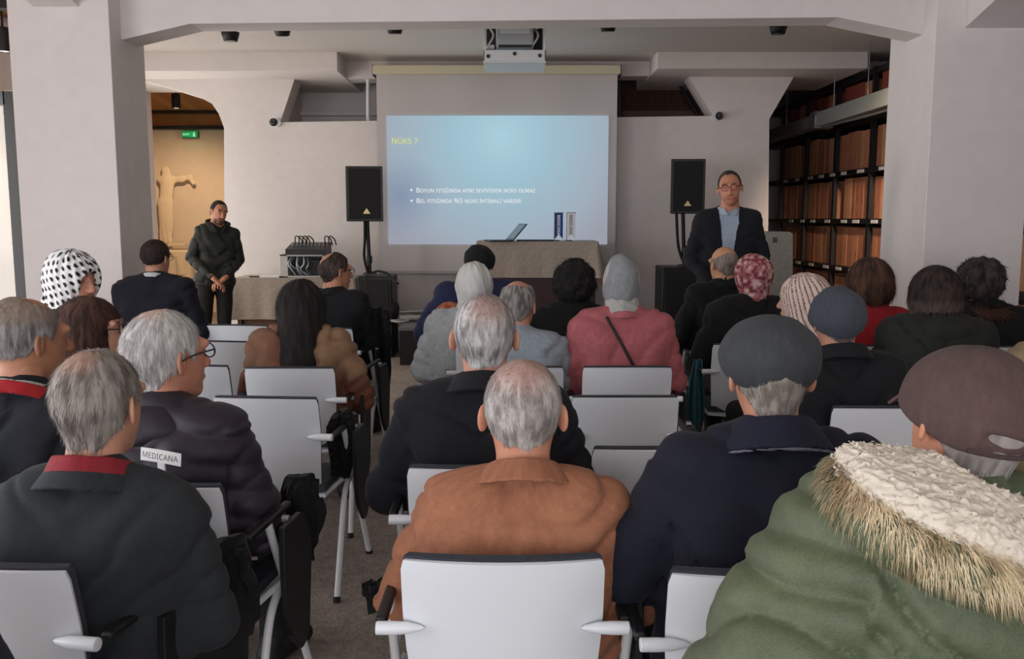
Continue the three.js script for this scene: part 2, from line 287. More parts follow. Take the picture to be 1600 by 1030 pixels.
// ---------------------------------------------------------------- archive shelving along the right wall
{
  const X = 4.05, levels = [0.37, 0.95, 1.53, 2.11, 2.69], top = 3.22, zA = -14.6, zB = -4.6;
  const g = thing('archive_shelving', 'tall black steel shelving full of wooden boxes along right wall', 'shelving', [X, 0, 0], 0);
  const ups = []; for (let z = zB; z >= zA; z -= 1.14) ups.push(z);
  for (const z of ups) { mesh('upright', box(0.0, 0.05, 0, top, z - 0.03, z + 0.03), M.shelfBlack, g); mesh('upright', box(0.55, 0.6, 0, top, z - 0.03, z + 0.03), M.shelfBlack, g); }
  for (const y of [...levels, top - 0.02]) mesh('shelf_board', box(-0.01, 0.62, y - 0.06, y, zA, zB), M.shelfBlack, g);
  mesh('back_panel', box(0.62, 0.64, 0, top, zA, zB), M.black, g);
  mesh('shelf_board', box(0.03, 0.6, 2.87, 2.9, zA, zB), M.shelfBlack, g);
  const lab = std(0xd8d6d0, 0.7);
  for (const y of [0.95, 1.53, 2.11]) for (let z = -6.9; z > -13.4; z -= rr(0.38, 0.6)) mesh('label_holder', box(-0.016, -0.01, y - 0.05, y - 0.012, z - rr(0.07, 0.12), z + 0.08), lab, g);
  const tones = [woodTex(41, [212, 152, 114], [172, 112, 80]), woodTex(45, [202, 138, 102], [162, 102, 74]), woodTex(49, [222, 168, 126], [182, 124, 88]), woodTex(53, [190, 124, 92], [152, 94, 68])].map((t) => { t.repeat.set(3, 1.4); return std(0xffffff, 0.65, { map: t }); });
  const pale = woodTex(57, [226, 180, 120], [190, 140, 84]); pale.repeat.set(4, 3); const paleM = std(0xffffff, 0.65, { map: pale });
  const redM = std(0x9a4a3a, 0.7, { map: weaveTone });
  const ord = ['first', 'second', 'third', 'fourth', 'fifth', 'sixth', 'seventh', 'eighth', 'ninth', 'tenth', 'eleventh', 'twelfth', 'thirteenth', 'fourteenth', 'fifteenth', 'sixteenth', 'seventeenth', 'eighteenth', 'nineteenth', 'twentieth', 'twenty-first', 'twenty-second', 'twenty-third', 'twenty-fourth', 'twenty-fifth', 'twenty-sixth', 'twenty-seventh', 'twenty-eighth', 'twenty-ninth', 'thirtieth'];
  const rowName = ['lowest shelf', 'second lowest shelf', 'shelf at waist height', 'shelf at eye height', 'shelf above eye height'];
  const boxThing = (z0, z1, y0, h, mat, label, group, planks) => {
    const zc = (z0 + z1) / 2, w = z1 - z0;
    const b = thing('archive_box', label, 'box', [X + 0.05, y0, zc], 0, group);
    mesh('body', box(0.018, 0.42, 0.001, h, -w / 2 + 0.002, w / 2 - 0.002), mat, b);
    const n = planks, pw = w / n;
    for (let i = 0; i < n; i++) { const o = rr(0, 0.004); const m = mesh('plank', rbox(0.0 + o, 0.02 + o, 0.001, h, -w / 2 + i * pw + 0.003, -w / 2 + (i + 1) * pw - 0.003, 0.003, 1), tones.includes(mat) && rnd() > 0.5 ? tones[Math.floor(rnd() * 4)] : mat, b); const uv = m.geometry.attributes.uv, o2 = rnd(), o3 = rnd(); for (let k = 0; k < uv.count; k++) uv.setXY(k, uv.getX(k) + o2, uv.getY(k) + o3); }
  };
  levels.slice(0, 4).forEach((y, row) => {
    const visible = (z) => (z < -9.85 && z > -14.1) || (z < -6.8 && z > -7.35);
    let n1 = 0, n2 = 0;
    for (let i = 0; i < ups.length - 1; i++) {
      let z = ups[i] - 0.05; const end = ups[i + 1] + 0.05;
      while (z - end > 0.14) {
        let w = rr(0.2, 0.48); if (z - w - end < 0.16) w = z - end;
        if (visible(z) || visible(z - w)) {
          const far = z < -9;
          const where = far ? ord[n1++] + ' wooden box right to left from white pillar on ' : ord[n2++] + ' wooden box right of white pillar on ';
          boxThing(z - w, z, y, rr(0.44, 0.49), tones[Math.floor(rnd() * 4)], where + rowName[row], 'archive boxes on the shelving', Math.max(1, Math.round(w / 0.14)));
        }
        z -= w + (rnd() < 0.2 ? 0.06 : 0.012);
      }
    }
  });
  let n = 0;
  for (let i = 0; i < ups.length - 1; i++) for (let z = ups[i] - 0.08; z - 0.2 > ups[i + 1];) { const w = rr(0.12, 0.24); if (z < -9.7 && z > -14) boxThing(z - w, z, 2.69, rr(0.13, 0.16), paleM, ord[n++ % 30] + ' small pale pine box from white pillar on upper shelf', 'small pine boxes on the upper shelf', 1); z -= w + 0.015; }
  n = 0;
  for (let i = 0; i < ups.length - 1; i++) for (let z = ups[i] - 0.1; z - 0.36 > ups[i + 1];) { const w = rr(0.24, 0.34); if (z < -9.7 && z > -13.6) boxThing(z - w, z, 2.9, rr(0.2, 0.24), n % 3 === 1 ? tones[1] : redM, ord[n++] + ' reddish box from white pillar under the top beam', 'reddish boxes on top shelf', 1); z -= w + 0.04; }
}
// cable tray hanging in front of the shelving
{
  const t = thing('cable_tray', 'grey metal cable trunking hung on thin rods before shelving', 'cable tray', [3.72, 2.62, 0]);
  mesh('trunking', rbox(-0.09, 0.09, 0, 0.17, -10.9, -6.95, 0.008), M.galv, t);
  mesh('trunking', rbox(-0.08, 0.08, 0.01, 0.16, -14.2, -11.1, 0.008), std(0x6d6c66, 0.6), t).userData.label = 'darker far run of trunking';
  mesh('coupling', [rbox(-0.11, 0.11, -0.015, 0.185, -11.1, -10.9, 0.006), rod([-0.12, 0.15, -10.9], [0.02, 0.15, -10.9], 0.02), rod([-0.12, 0.02, -10.9], [0.02, 0.02, -10.9], 0.02)], M.steel, t);
  for (const z of [-7.6, -9.6, -10.6, -12.4]) mesh('hanger_rod', rod([0, 0.17, z], [0, ceilY - 2.62, z], 0.006, 6), M.steel, t);
  mesh('cable', tube([[-0.06, -0.02, -7.6], [-0.05, -0.035, -9], [-0.06, -0.03, -10], [-0.04, 0, -10.9]], 0.014), M.steel, t);
}
// ---------------------------------------------------------------- projection screen, projector, ceiling fittings
function canvasTex(w, h, draw) {
  const c = document.createElement('canvas'); c.width = w; c.height = h; const x = c.getContext('2d'); draw(x, w, h);
  const t = new THREE.CanvasTexture(c); t.colorSpace = THREE.SRGBColorSpace; t.magFilter = THREE.LinearFilter; return t;
}
function smallCaps(x, text, px, py, big, small, color) {
  x.fillStyle = color; x.textBaseline = 'alphabetic';
  for (const [i, w] of text.split(' ').entries()) {
    if (i) px += small * 0.32;
    const first = i === 0 || w[0] === '%';
    if (first) { const head = w[0] === '%' ? w : w[0]; x.font = big + 'px sans-serif'; x.fillText(head, px, py); px += x.measureText(head).width; const rest = w.slice(head.length); x.font = small + 'px sans-serif'; x.fillText(rest, px, py); px += x.measureText(rest).width; }
    else { x.font = small + 'px sans-serif'; x.fillText(w, px, py); px += x.measureText(w).width; }
  }
  return px;
}
{
  const D = 10.5, a = at(588, 117, D), b = at(965, 112, D), c = at(590, 424, D);
  const s = thing('projection_screen', 'white pull-down projection screen showing a blue slide on front wall', 'screen', [(a.x + b.x) / 2, 0, -D]);
  const hw = (b.x - a.x) / 2;
  mesh('casing', rbox(-hw - 0.03, hw + 0.03, a.y, a.y + 0.1, -0.06, 0.07, 0.012), std(0xd8cfb2, 0.5), s);
  mesh('fabric', slab((u, v) => [u * hw, lerp(c.y, a.y, v), 0.004 * Math.sin(v * 3.1) + 0.006 * Math.cos(u * 9 + v * 2) * v], 40, 20, 0.004), std(0xcbc6c4, 0.85), s);
  mesh('weight_bar', rbox(-hw, hw, c.y - 0.03, c.y + 0.005, -0.014, 0.014, 0.006), std(0xa9a6a3, 0.5), s);
  for (const sx of [-1, 1]) mesh('bracket', rbox(sx * (hw + 0.03) - 0.012, sx * (hw + 0.03) + 0.012, a.y - 0.01, a.y + 0.11, -0.27, 0.02, 0.004), M.black, s);
  const i0 = at(604, 181, D), i1 = at(951, 178, D), i2 = at(604, 382, D);
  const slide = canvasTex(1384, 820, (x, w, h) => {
    x.fillStyle = '#a9b1bd'; x.fillRect(0, 0, w, h);
    const g = x.createRadialGradient(w * 0.52, h * 0.16, 20, w * 0.5, h * 0.2, w * 0.62); g.addColorStop(0, '#b4dbea'); g.addColorStop(0.35, '#a7cbdb'); g.addColorStop(0.75, '#aab9c8'); g.addColorStop(1, '#a5a9b6'); x.fillStyle = g; x.fillRect(0, 0, w, h);
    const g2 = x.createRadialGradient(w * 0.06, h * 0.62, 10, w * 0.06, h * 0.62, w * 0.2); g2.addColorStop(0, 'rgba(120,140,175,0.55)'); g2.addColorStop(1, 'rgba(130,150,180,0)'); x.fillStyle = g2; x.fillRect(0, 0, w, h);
    smallCaps(x, 'NÜKS ?', 28, 178, 52, 50, '#e8f07a'); x.fillStyle = '#e8f07a'; x.font = '50px sans-serif';
    x.fillStyle = '#ffffff'; x.beginPath(); x.arc(150, 470, 7, 0, 7); x.arc(150, 538, 7, 0, 7); x.fill();
    const e1 = smallCaps(x, 'BOYUN FITIĞINDA AYNI SEVİYEDEN NÜKS OLMAZ', 178, 486, 42, 33, '#ffffff');
    smallCaps(x, 'BEL FITIĞINDA %5 NÜKS İHTİMALİ VARDIR', 178, 553, 42, 33, '#ffffff');
  });
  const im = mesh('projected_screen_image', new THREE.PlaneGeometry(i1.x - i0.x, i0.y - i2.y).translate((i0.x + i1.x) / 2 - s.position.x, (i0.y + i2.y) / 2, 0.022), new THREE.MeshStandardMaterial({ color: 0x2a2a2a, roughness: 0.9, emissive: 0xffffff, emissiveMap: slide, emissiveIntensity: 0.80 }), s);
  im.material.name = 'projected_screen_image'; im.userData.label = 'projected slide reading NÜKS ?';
  const l = new THREE.RectAreaLight(0xbcd6e6, 0.25, 2.5, 1.5); l.position.set(s.position.x, (i0.y + i2.y) / 2, -D + 0.05); l.lookAt(s.position.x, (i0.y + i2.y) / 2, 0); l.name = 'screen_glow'; scene.add(l);
}
{ // projector in its ceiling cage
  const D = 7.4, p0 = at(755, 98, D), p1 = at(853, 98, D), w = (p1.x - p0.x) / 2, top = ceilY - p0.y;
  const g = thing('ceiling_projector', 'silver projector in an open white metal ceiling cage', 'projector', [(p0.x + p1.x) / 2, p0.y, -D - 0.25]);
  const fr = std(0xc9c8c6, 0.4);
  mesh('tray', [rbox(-w, w, 0, 0.012, -0.25, 0.25, 0.003), rbox(-w, w, 0.012, 0.10, 0.235, 0.25, 0.003), rbox(-w, -w + 0.012, 0.01, 0.1, -0.25, 0.25, 0.003), rbox(w - 0.012, w, 0.01, 0.1, -0.25, 0.25, 0.003)], fr, g);
  for (const sx of [-1, 1]) for (const z of [-0.235, 0.235]) mesh('hanger', rbox(sx * (w - 0.012) - 0.009, sx * (w - 0.012) + 0.009, 0.1, top, z - 0.01, z + 0.01, 0.002), fr, g);
  mesh('backing', rbox(-w + 0.015, w - 0.015, 0.11, top - 0.01, -0.22, -0.205, 0.002), M.black, g);
  const pj = mesh('projector_body', rbox(-0.15, 0.155, 0.125, 0.40, -0.19, 0.2, 0.02, 3), std(0x9fa2a2, 0.45), g);
  mesh('rear_panel', rbox(-0.115, 0.125, 0.235, 0.345, 0.199, 0.206, 0.003), std(0xc2c4c6, 0.5), pj);
  mesh('rear_vent', rbox(-0.13, 0.14, 0.13, 0.15, 0.19, 0.204, 0.003), M.black, pj);
  mesh('lens', rod([0, 0.26, -0.19], [0, 0.26, -0.2], 0.05, 20), M.black, pj);
  for (const sx of [-0.2, 0.16]) mesh('cable', tube([[sx, 0.3, 0.1], [sx + 0.03, 0.22, 0.2], [sx - 0.01, 0.15, 0.18], [sx - 0.05, 0.12, 0.1]], 0.008), std(0xb5b5b2, 0.6), g);
  mesh('connector', rod([0.17, 0.3, 0.2], [0.19, 0.3, 0.2], 0.03, 14), std(0xb0b0ae, 0.5), g); mesh('cable_plug', rbox(-w + 0.03, -w + 0.09, 0.12, 0.15, 0.15, 0.2, 0.005), std(0xb0b0ae, 0.5), g);
  for (const [bx, by] of [[-w + 0.04, 0.05], [w - 0.05, 0.055], [0, 0.07]]) mesh('bolt', rod([bx, by, 0.25], [bx, by, 0.262], 0.015, 10), M.black, g);
}
function spot(px, py, D, label, tilt) {
  const p = at(px, py, D), h = ceilY - p.y;
  const g = thing('ceiling_spotlight', label, 'spotlight', [p.x, p.y, p.z]);
  mesh('housing', new THREE.LatheGeometry([[0.001, -0.04], [0.06, -0.04], [0.072, 0.0], [0.08, 0.035], [0.055, 0.045], [0.001, 0.045]].map((q) => new THREE.Vector2(...q)), 24).rotateX(tilt), M.black, g);
  mesh('mount', rod([0, 0.03, 0], [0, h, 0], 0.04, 16), M.black, g);
  mesh('lens', new THREE.CylinderGeometry(0.045, 0.045, 0.006, 20).translate(0, -0.04, 0).rotateX(tilt), std(0x55585c, 0.2), g);
}
spot(360, 57, 8.2, 'round black ceiling spotlight left of the others above left column', 0);
spot(441, 49, 8.3, 'black ceiling spotlight half hidden by beam, second from left', 0.2);
spot(617, 45.5, 8.4, 'black ceiling spotlight barely showing under beam, left of projector', 0.1);
spot(950, 42, 8.4, 'black ceiling spotlight barely showing under beam, right of projector', 0.1);
spot(1216, 46, 8.2, 'round black ceiling spotlight above the right column', 0);
{ // aisle lamp under the ceiling behind the right pillar, washing the shelving
  const g = thing('ceiling_spotlight', 'black spotlight over the shelving aisle, hidden behind right pillar', 'spotlight', [3.3, 3.2, -7.6]);
  mesh('housing', new THREE.CylinderGeometry(0.06, 0.07, 0.14, 20).translate(0, 0, 0), M.black, g); mesh('mount', rod([0, 0.07, 0], [0, ceilY - 3.2, 0], 0.03, 12), M.black, g);
  const lb = mesh('lamp_lens', new THREE.CylinderGeometry(0.05, 0.05, 0.008, 20).translate(0, -0.074, 0), new THREE.MeshStandardMaterial({ color: 0xffffff, emissive: 0xffe2c4, emissiveIntensity: 2 }), g); lb.material.name = 'lamp_lens';
  const l = new THREE.SpotLight(0xffe2c4, 52, 0, R(30), 0.8); l.position.set(3.3, 3.1, -7.6); l.target.position.set(4.3, 1.2, -10.3); l.castShadow = true; l.shadow.radius = 2.5; l.name = 'ceiling_spotlight_beam'; scene.add(l, l.target); }
// wall cameras beside the niche
for (const [px, py, lab, s] of [[427, 191, 'small round black and white camera on left column', -1], [1124, 181, 'small round black and white camera on right column', 1]]) {
  const p = at(px, py, 10.72), g = thing('wall_camera', lab, 'camera', [p.x, p.y, p.z]);
  mesh('bracket', [rod([0.03 * -s, 0.0, -0.08], [0.03 * -s, 0, -0.02], 0.05, 18)], M.white, g);
  mesh('camera_ball', new THREE.SphereGeometry(0.046, 20, 14).translate(0, 0, 0.0), M.black, g);
  mesh('lens_ring', new THREE.TorusGeometry(0.022, 0.006, 8, 20).translate(0, 0, 0.04), std(0x555555, 0.3), g);
}
{ // exit sign
  const p = at(297, 210, 14.6);
  const g = thing('exit_sign', 'small glowing green exit sign on back room wall', 'sign', [p.x, p.y, p.z]);
  mesh('sign_case', rbox(-0.13, 0.13, -0.055, 0.055, -0.05, 0.02, 0.006), std(0x1d5c35, 0.4), g);
  const t = canvasTex(260, 110, (x, w, h) => { x.fillStyle = '#128a48'; x.fillRect(0, 0, w, h); x.fillStyle = '#c9ffd8'; x.font = 'bold 54px sans-serif'; x.fillText('EXIT', 14, 76); x.beginPath(); x.arc(205, 28, 10, 0, 7); x.fill(); x.fillRect(196, 40, 18, 32); x.fillRect(186, 70, 16, 24); x.fillRect(208, 70, 16, 24); x.fillRect(180, 44, 44, 9); });
  const f = mesh('sign_face', new THREE.PlaneGeometry(0.25, 0.1).translate(0, 0, 0.0215), new THREE.MeshStandardMaterial({ color: 0x0a2a16, emissive: 0xffffff, emissiveMap: t, emissiveIntensity: 0.8, roughness: 0.4 }), g); f.material.name = 'sign_face';
  const l = new THREE.PointLight(0x30ff80, 0.02); l.position.set(p.x, p.y, p.z + 0.12); l.castShadow = true; scene.add(l);
}
{ // track lamp in the back room and one in the left aisle
  const mk = (p, label, power, aim, up) => {
    const g = thing('track_lamp', label, 'lamp', [p.x, p.y, p.z]);
    mesh('lamp_can', new THREE.LatheGeometry([[0.001, 0.1], [0.055, 0.1], [0.06, 0.09], [0.06, -0.1], [0.05, -0.1], [0.045, -0.05], [0.001, -0.05]].map((q) => new THREE.Vector2(...q)), 22), M.black, g);
    mesh('stem', rod([0, 0.1, 0], [0, up, 0], 0.01, 8), M.black, g);
    const b = mesh('lamp_bulb', new THREE.CylinderGeometry(0.042, 0.042, 0.01, 18).translate(0, -0.09, 0), new THREE.MeshStandardMaterial({ color: 0xfff0dd, emissive: 0xffe9cf, emissiveIntensity: 1.4 }), g); b.material.name = 'lamp_bulb';
    const l = new THREE.SpotLight(0xffd9b0, power, 0, R(62), 0.6); l.position.set(p.x, p.y - 0.12, p.z); l.target.position.set(...aim); l.castShadow = true; l.shadow.radius = 2; l.name = 'track_lamp_light'; scene.add(l, l.target);
  };
  mk(at(275, 158, 12.9), 'black cylinder lamp hanging from wooden back room ceiling', 12, [-5.4, 0.9, -14.0], 0.5);
  mk(at(5, 62, 7.9), 'black cylinder lamp under wooden ceiling at top left edge', 6, [-4.5, 0, -7.6], 0.32);
}
// ---------------------------------------------------------------- stage, desk, loudspeakers, tables
const STY = 0.4, SZ0 = -10.78, SZ1 = -9.3;
{
  const l = at(622, 513, 9.3).x, g = thing('low_stage', 'low grey-topped black stage along the front wall', 'stage', [0, 0, 0]);
  let x = l; const w = (2.3 - l) / 2;
  for (let i = 0; i < 2; i++, x += w) { mesh('deck', rbox(x + 0.004, x + w - 0.004, STY - 0.035, STY, SZ0 + 0.05, SZ1, 0.004), M.stageTop, g); mesh('skirt', rbox(x + 0.01, x + w - 0.01, 0, STY - 0.035, SZ0 + 0.06, SZ1 - 0.015, 0.004), M.black, g); }
}
function loudspeaker(px0, px1, py0, py1, D, label, yaw) {
  const a = at(px0, py1, D), b = at(px1, py0, D), w = (b.x - a.x) / 2, h = b.y - a.y;
  const g = thing('loudspeaker', label, 'loudspeaker', [(a.x + b.x) / 2, a.y, -D], yaw, 'loudspeakers on poles');
  const s = new THREE.Shape([[-w, 0.16], [w, 0.16], [w * 0.62, -0.18], [-w * 0.62, -0.18]].map((q) => new THREE.Vector2(...q)));
  const c = new THREE.ExtrudeGeometry(s, { depth: h - 0.02, bevelEnabled: true, bevelSize: 0.008, bevelThickness: 0.01, bevelSegments: 2 }); c.rotateX(-Math.PI / 2); c.translate(0, 0.01, 0);
  c.scale(1, 1, -1); const ix = c.attributes.position; // keep front on +z
  for (let i = 0; i < ix.count; i += 3) { for (const at2 of ['position', 'normal', 'uv']) { const t = c.attributes[at2], n = t.itemSize, A = t.array; for (let k = 0; k < n; k++) { const q = A[(i + 1) * n + k]; A[(i + 1) * n + k] = A[(i + 2) * n + k]; A[(i + 2) * n + k] = q; } } }
  mesh('cabinet', c, M.blackPl, g);
  mesh('grille', rbox(-w + 0.018, w - 0.018, 0.025, h - 0.025, 0.165, 0.178, 0.006), std(0x131416, 0.75, { bumpMap: weaveBump, bumpScale: 0.002 }), g);
  mesh('badge', new THREE.ExtrudeGeometry(new THREE.Shape([[-0.04, 0], [0.04, 0], [0.0, 0.06]].map((q) => new THREE.Vector2(...q))), { depth: 0.004, bevelEnabled: false }).translate(px0 < 800 ? 0.02 : 0, h * 0.14, 0.176), std(0xb9a878, 0.35, { metalness: 0.5 }), g);
  return g;
}
loudspeaker(545, 597, 261, 346, 9.95, 'black loudspeaker on a pole left of the projection screen', R(6));
loudspeaker(1046, 1098, 250, 334, 9.95, 'black loudspeaker on a pole right of the projection screen', R(-4));
{
  const sub = (px0, px1, py0, D, base, label) => {
    const a = at(px0, py0, D), b = at(px1, py0, D), w = (b.x - a.x) / 2, h = a.y - base;
    const g = thing('bass_speaker', label, 'loudspeaker', [(a.x + b.x) / 2, base, -D]);
    mesh('cabinet', rbox(-w, w, 0, h, -0.28, 0.22, 0.015, 3), M.blackPl, g);
    mesh('grille', rbox(-w + 0.03, w - 0.03, 0.05, h - 0.05, 0.215, 0.228, 0.006), M.black, g);
    return [g, h, a.y];
  };
  sub(1030, 1108, 416, 10.05, STY, 'black bass speaker box on stage under right loudspeaker');
  sub(563, 616, 430, 10.05, 0, 'tall black speaker box on floor under left loudspeaker');
  const pole = (pxT, pyT, pxB, pyB, D, label) => {
    const a = at(pxT, pyT, D), b = at(pxB, pyB, D), g = thing('speaker_pole', label, 'stand', [b.x, b.y, -D]);
    mesh('pole', rod([a.x - b.x, a.y - b.y, 0], [0, 0, 0], 0.021, 12), M.black, g);
    mesh('collar', rod([0.1 * (a.x - b.x), 0.12, 0], [0.1 * (a.x - b.x), 0.2, 0], 0.03, 12), M.blackPl, g);
    mesh('foot_plate', new THREE.CylinderGeometry(0.07, 0.08, 0.014, 20).translate(0, 0.007, 0), M.blackPl, g);
  };
  pole(574, 346, 578, 428, 9.95, 'black pole carrying the left loudspeaker');
  pole(1067, 334, 1069, 415, 9.95, 'black pole carrying the right loudspeaker');
  const cab = (pts, D, label, r = 0.013) => { const p = pts.map(([x, y, o = 0]) => at(x, y, D + o)), b = p[p.length - 1], g = tag(mesh('speaker_cable', tube(p.map((q) => q.clone().sub(b)), r, 40), M.rubber), label, 'cable'); g.position.copy(b); };
  cab([[570, 346], [570, 375], [569, 400], [573, 420], [576, 429]], 9.93, 'black cable hanging beside left loudspeaker pole', 0.016);
  cab([[1057, 334], [1058, 360], [1060, 385], [1066, 405], [1072, 414]], 9.93, 'black cable hanging beside right loudspeaker pole', 0.016);
  cab([[581, 426, -0.1], [592, 424, -0.12], [606, 428, -0.14], [612, 436, -0.17], [622, 443, -0.3]], 9.95, 'black cable curling off the left speaker box top');
  cab([[572, 430, -0.15], [573, 450, -0.2], [577, 470, -0.2], [579, 478, -0.2]], 9.9, 'thin pale cable down front of left speaker box', 0.006);
  // folded stand and cables on the stage corner
  const p = at(640, 485, 9.9), f = thing('folded_stand', 'folded microphone stand and pale cable lying on stage corner', 'stand', [p.x, STY, -9.9]);
  mesh('bar', rod([-0.12, 0.1, 0], [0.35, 0.12, 0.0], 0.016, 8), M.steel, f); mesh('bar', rod([-0.1, 0.04, 0.05], [0.34, 0.05, 0.05], 0.03, 8), std(0x9a9a98, 0.6), f);
  mesh('base', new THREE.IcosahedronGeometry(0.09, 2).scale(1, 1.4, 0.8).translate(-0.2, 0.13, 0), M.black, f);
  mesh('cable_coil', tube([[-0.2, 0.02, 0.12], [-0.1, 0.015, 0.2], [0, 0.02, 0.15], [-0.05, 0.015, 0.05], [-0.2, 0.02, 0.1], [-0.28, 0.02, 0.2]], 0.012, 40), std(0xa8a8a6, 0.6), f);
}
// fabric draped over a table: skirt rippling below the top
function drape(w, d, h, mat, parent, ripple = 0.012, n = 150) {
  const pos = [], idx = [], per = 2 * (w + d), rows = 10;
  const pt = (s) => { s = ((s % per) + per) % per; if (s < w) return [-w / 2 + s, d / 2, 0, 1]; s -= w; if (s < d) return [w / 2, d / 2 - s, 1, 0]; s -= d; if (s < w) return [w / 2 - s, -d / 2, 0, -1]; s -= w; return [-w / 2, -d / 2 + s, -1, 0]; };
  for (let j = 0; j <= rows; j++) for (let i = 0; i <= n; i++) {
    const s = i / n * per, [x, z, nx, nz] = pt(s), v = j / rows, k = ripple * v * (Math.sin(s * 17) + 0.6 * Math.sin(s * 31 + 1)) + 0.012 * v;
    let cx = 0; for (const c of [0, w, w + d, 2 * w + d, per]) cx = Math.max(cx, Math.exp(-(((s - c) / 0.07) ** 2)));
    const out = k + 0.05 * v * cx; const ox = Math.sign(x) * 0.045 * v * cx, oz = Math.sign(z) * 0.045 * v * cx;
    pos.push(x + nx * out + ox, -h * v, z + nz * out + oz);
  }
  for (let j = 0; j < rows; j++) for (let i = 0; i < n; i++) { const a = j * (n + 1) + i, b = a + n + 1; idx.push(a, b, a + 1, a + 1, b, b + 1); }
  const g = new THREE.BufferGeometry(); g.setAttribute('position', new THREE.Float32BufferAttribute(pos, 3)); g.setIndex(idx); g.computeVertexNormals(); metricUV(g);
  return mesh('hanging_cloth', g, mat, parent);
}
{ // desk on the stage with cloth, laptop, tablet, two pennants
  const D = 9.9, a = at(746, 378, D), b = at(933, 376, D), y = (a.y + b.y) / 2, cx = (a.x + b.x) / 2, w = b.x - a.x;
  const t = thing('stage_desk', 'dark red-brown desk on stage below the screen', 'desk', [cx, STY, -D - 0.2]);
  const h = y - STY;
  mesh('desk_top', rbox(-w / 2, w / 2, h - 0.04, h - 0.006, -0.33, 0.3, 0.005), M.maroon, t);
  mesh('front_panel', rbox(-w / 2 + 0.03, w / 2 - 0.03, 0.03, h - 0.04, 0.2, 0.225, 0.004), M.maroon, t);
  for (const sx of [-1, 1]) mesh('side_panel', rbox(sx * (w / 2 - 0.03) - 0.015, sx * (w / 2 - 0.03) + 0.015, 0, h - 0.04, -0.3, 0.2, 0.004), M.maroon, t);
  const c = thing('tablecloth', 'beige tablecloth draped over the stage desk', 'tablecloth', [cx, y, -D - 0.2]);
  mesh('cloth_top', rbox(-w / 2 - 0.006, w / 2 + 0.006, -0.006, 0, -0.335, 0.31, 0.003), M.beige, c);
  drape(w + 0.01, 0.645, y - at(800, 433, D).y, M.beige, c, 0.006).position.set(0, 0, -0.01);
  const lp = at(782, 377, D - 0.05), l = thing('laptop', 'open black laptop seen from the side on stage desk', 'laptop', [lp.x + 0.08, y + 0.001, lp.z], R(-76));
  mesh('keyboard_base', rbox(-0.17, 0.17, 0, 0.016, -0.02, 0.23, 0.005), M.blackPl, l);
  const lid = mesh('laptop_lid', rbox(-0.17, 0.17, 0, 0.235, -0.006, 0.006, 0.005), M.blackPl, l); lid.rotation.x = -0.72; lid.position.set(0, 0.012, -0.02);
  const sc = mesh('laptop_screen', rbox(-0.155, 0.155, 0.015, 0.22, 0.0062, 0.0072, 0.001), std(0x1b2430, 0.2), lid);
  const kp = at(836, 376, D), k = thing('flat_tablet', 'flat black tablet lying on stage desk beside laptop', 'tablet', [kp.x, y + 0.001, kp.z]);
  mesh('tablet_case', rbox(-0.2, 0.2, 0, 0.018, -0.1, 0.1, 0.005), M.blackPl, k); mesh('tablet_screen', rbox(-0.185, 0.185, 0.018, 0.0195, -0.088, 0.088, 0.001), std(0x0c0d10, 0.15), k);
  const penn = (px, bg, fg, label, nm) => {
    const p = at(px, 377, D - 0.02), hh = at(px, 332, D).y - at(px, 377, D).y, g = thing('table_pennant', label, 'pennant', [p.x, y + 0.001, p.z]);
    mesh('stand_pole', rod([-0.05, 0, -0.01], [-0.05, hh, -0.01], 0.006, 8), M.steel, g);
    mesh('stand_base', new THREE.CylinderGeometry(0.04, 0.05, 0.015, 20).translate(-0.03, 0.0075, -0.02), M.steel, g);
    mesh('top_bar', rod([-0.055, hh - 0.005, -0.01], [0.055, hh - 0.005, -0.01], 0.005, 8), M.steel, g);
    const tex = canvasTex(128, 420, (x, w2, h2) => { x.fillStyle = bg; x.fillRect(0, 0, w2, h2); x.save(); x.translate(w2 / 2 - 24, 30); x.rotate(Math.PI / 2); x.fillStyle = fg; x.font = 'bold 66px sans-serif'; x.fillText('MEDICANA', 0, 0, 320); x.restore(); });
    const H = hh - 0.03, s = new THREE.Shape([[-0.045, H], [0.045, H], [0.045, -0.0], [0, 0.055], [-0.045, -0.0]].map((q) => new THREE.Vector2(...q)));
    const f = new THREE.ExtrudeGeometry(s, { depth: 0.003, bevelEnabled: false }), uv = f.attributes.uv, pp = f.attributes.position; for (let i = 0; i < uv.count; i++) uv.setXY(i, (pp.getX(i) + 0.045) / 0.09, pp.getY(i) / H);
    f.translate(0, 0.022, 0.0); mesh('pennant_cloth', f, std(0xffffff, 0.7, { map: tex }), g);
  };
  penn(873, '#1d3f86', '#ffffff', 'blue table pennant lettered MEDICANA on stage desk', 'a');
  penn(892, '#e6e8ea', '#33446a', 'white table pennant lettered MEDICANA beside the blue one', 'b');
}
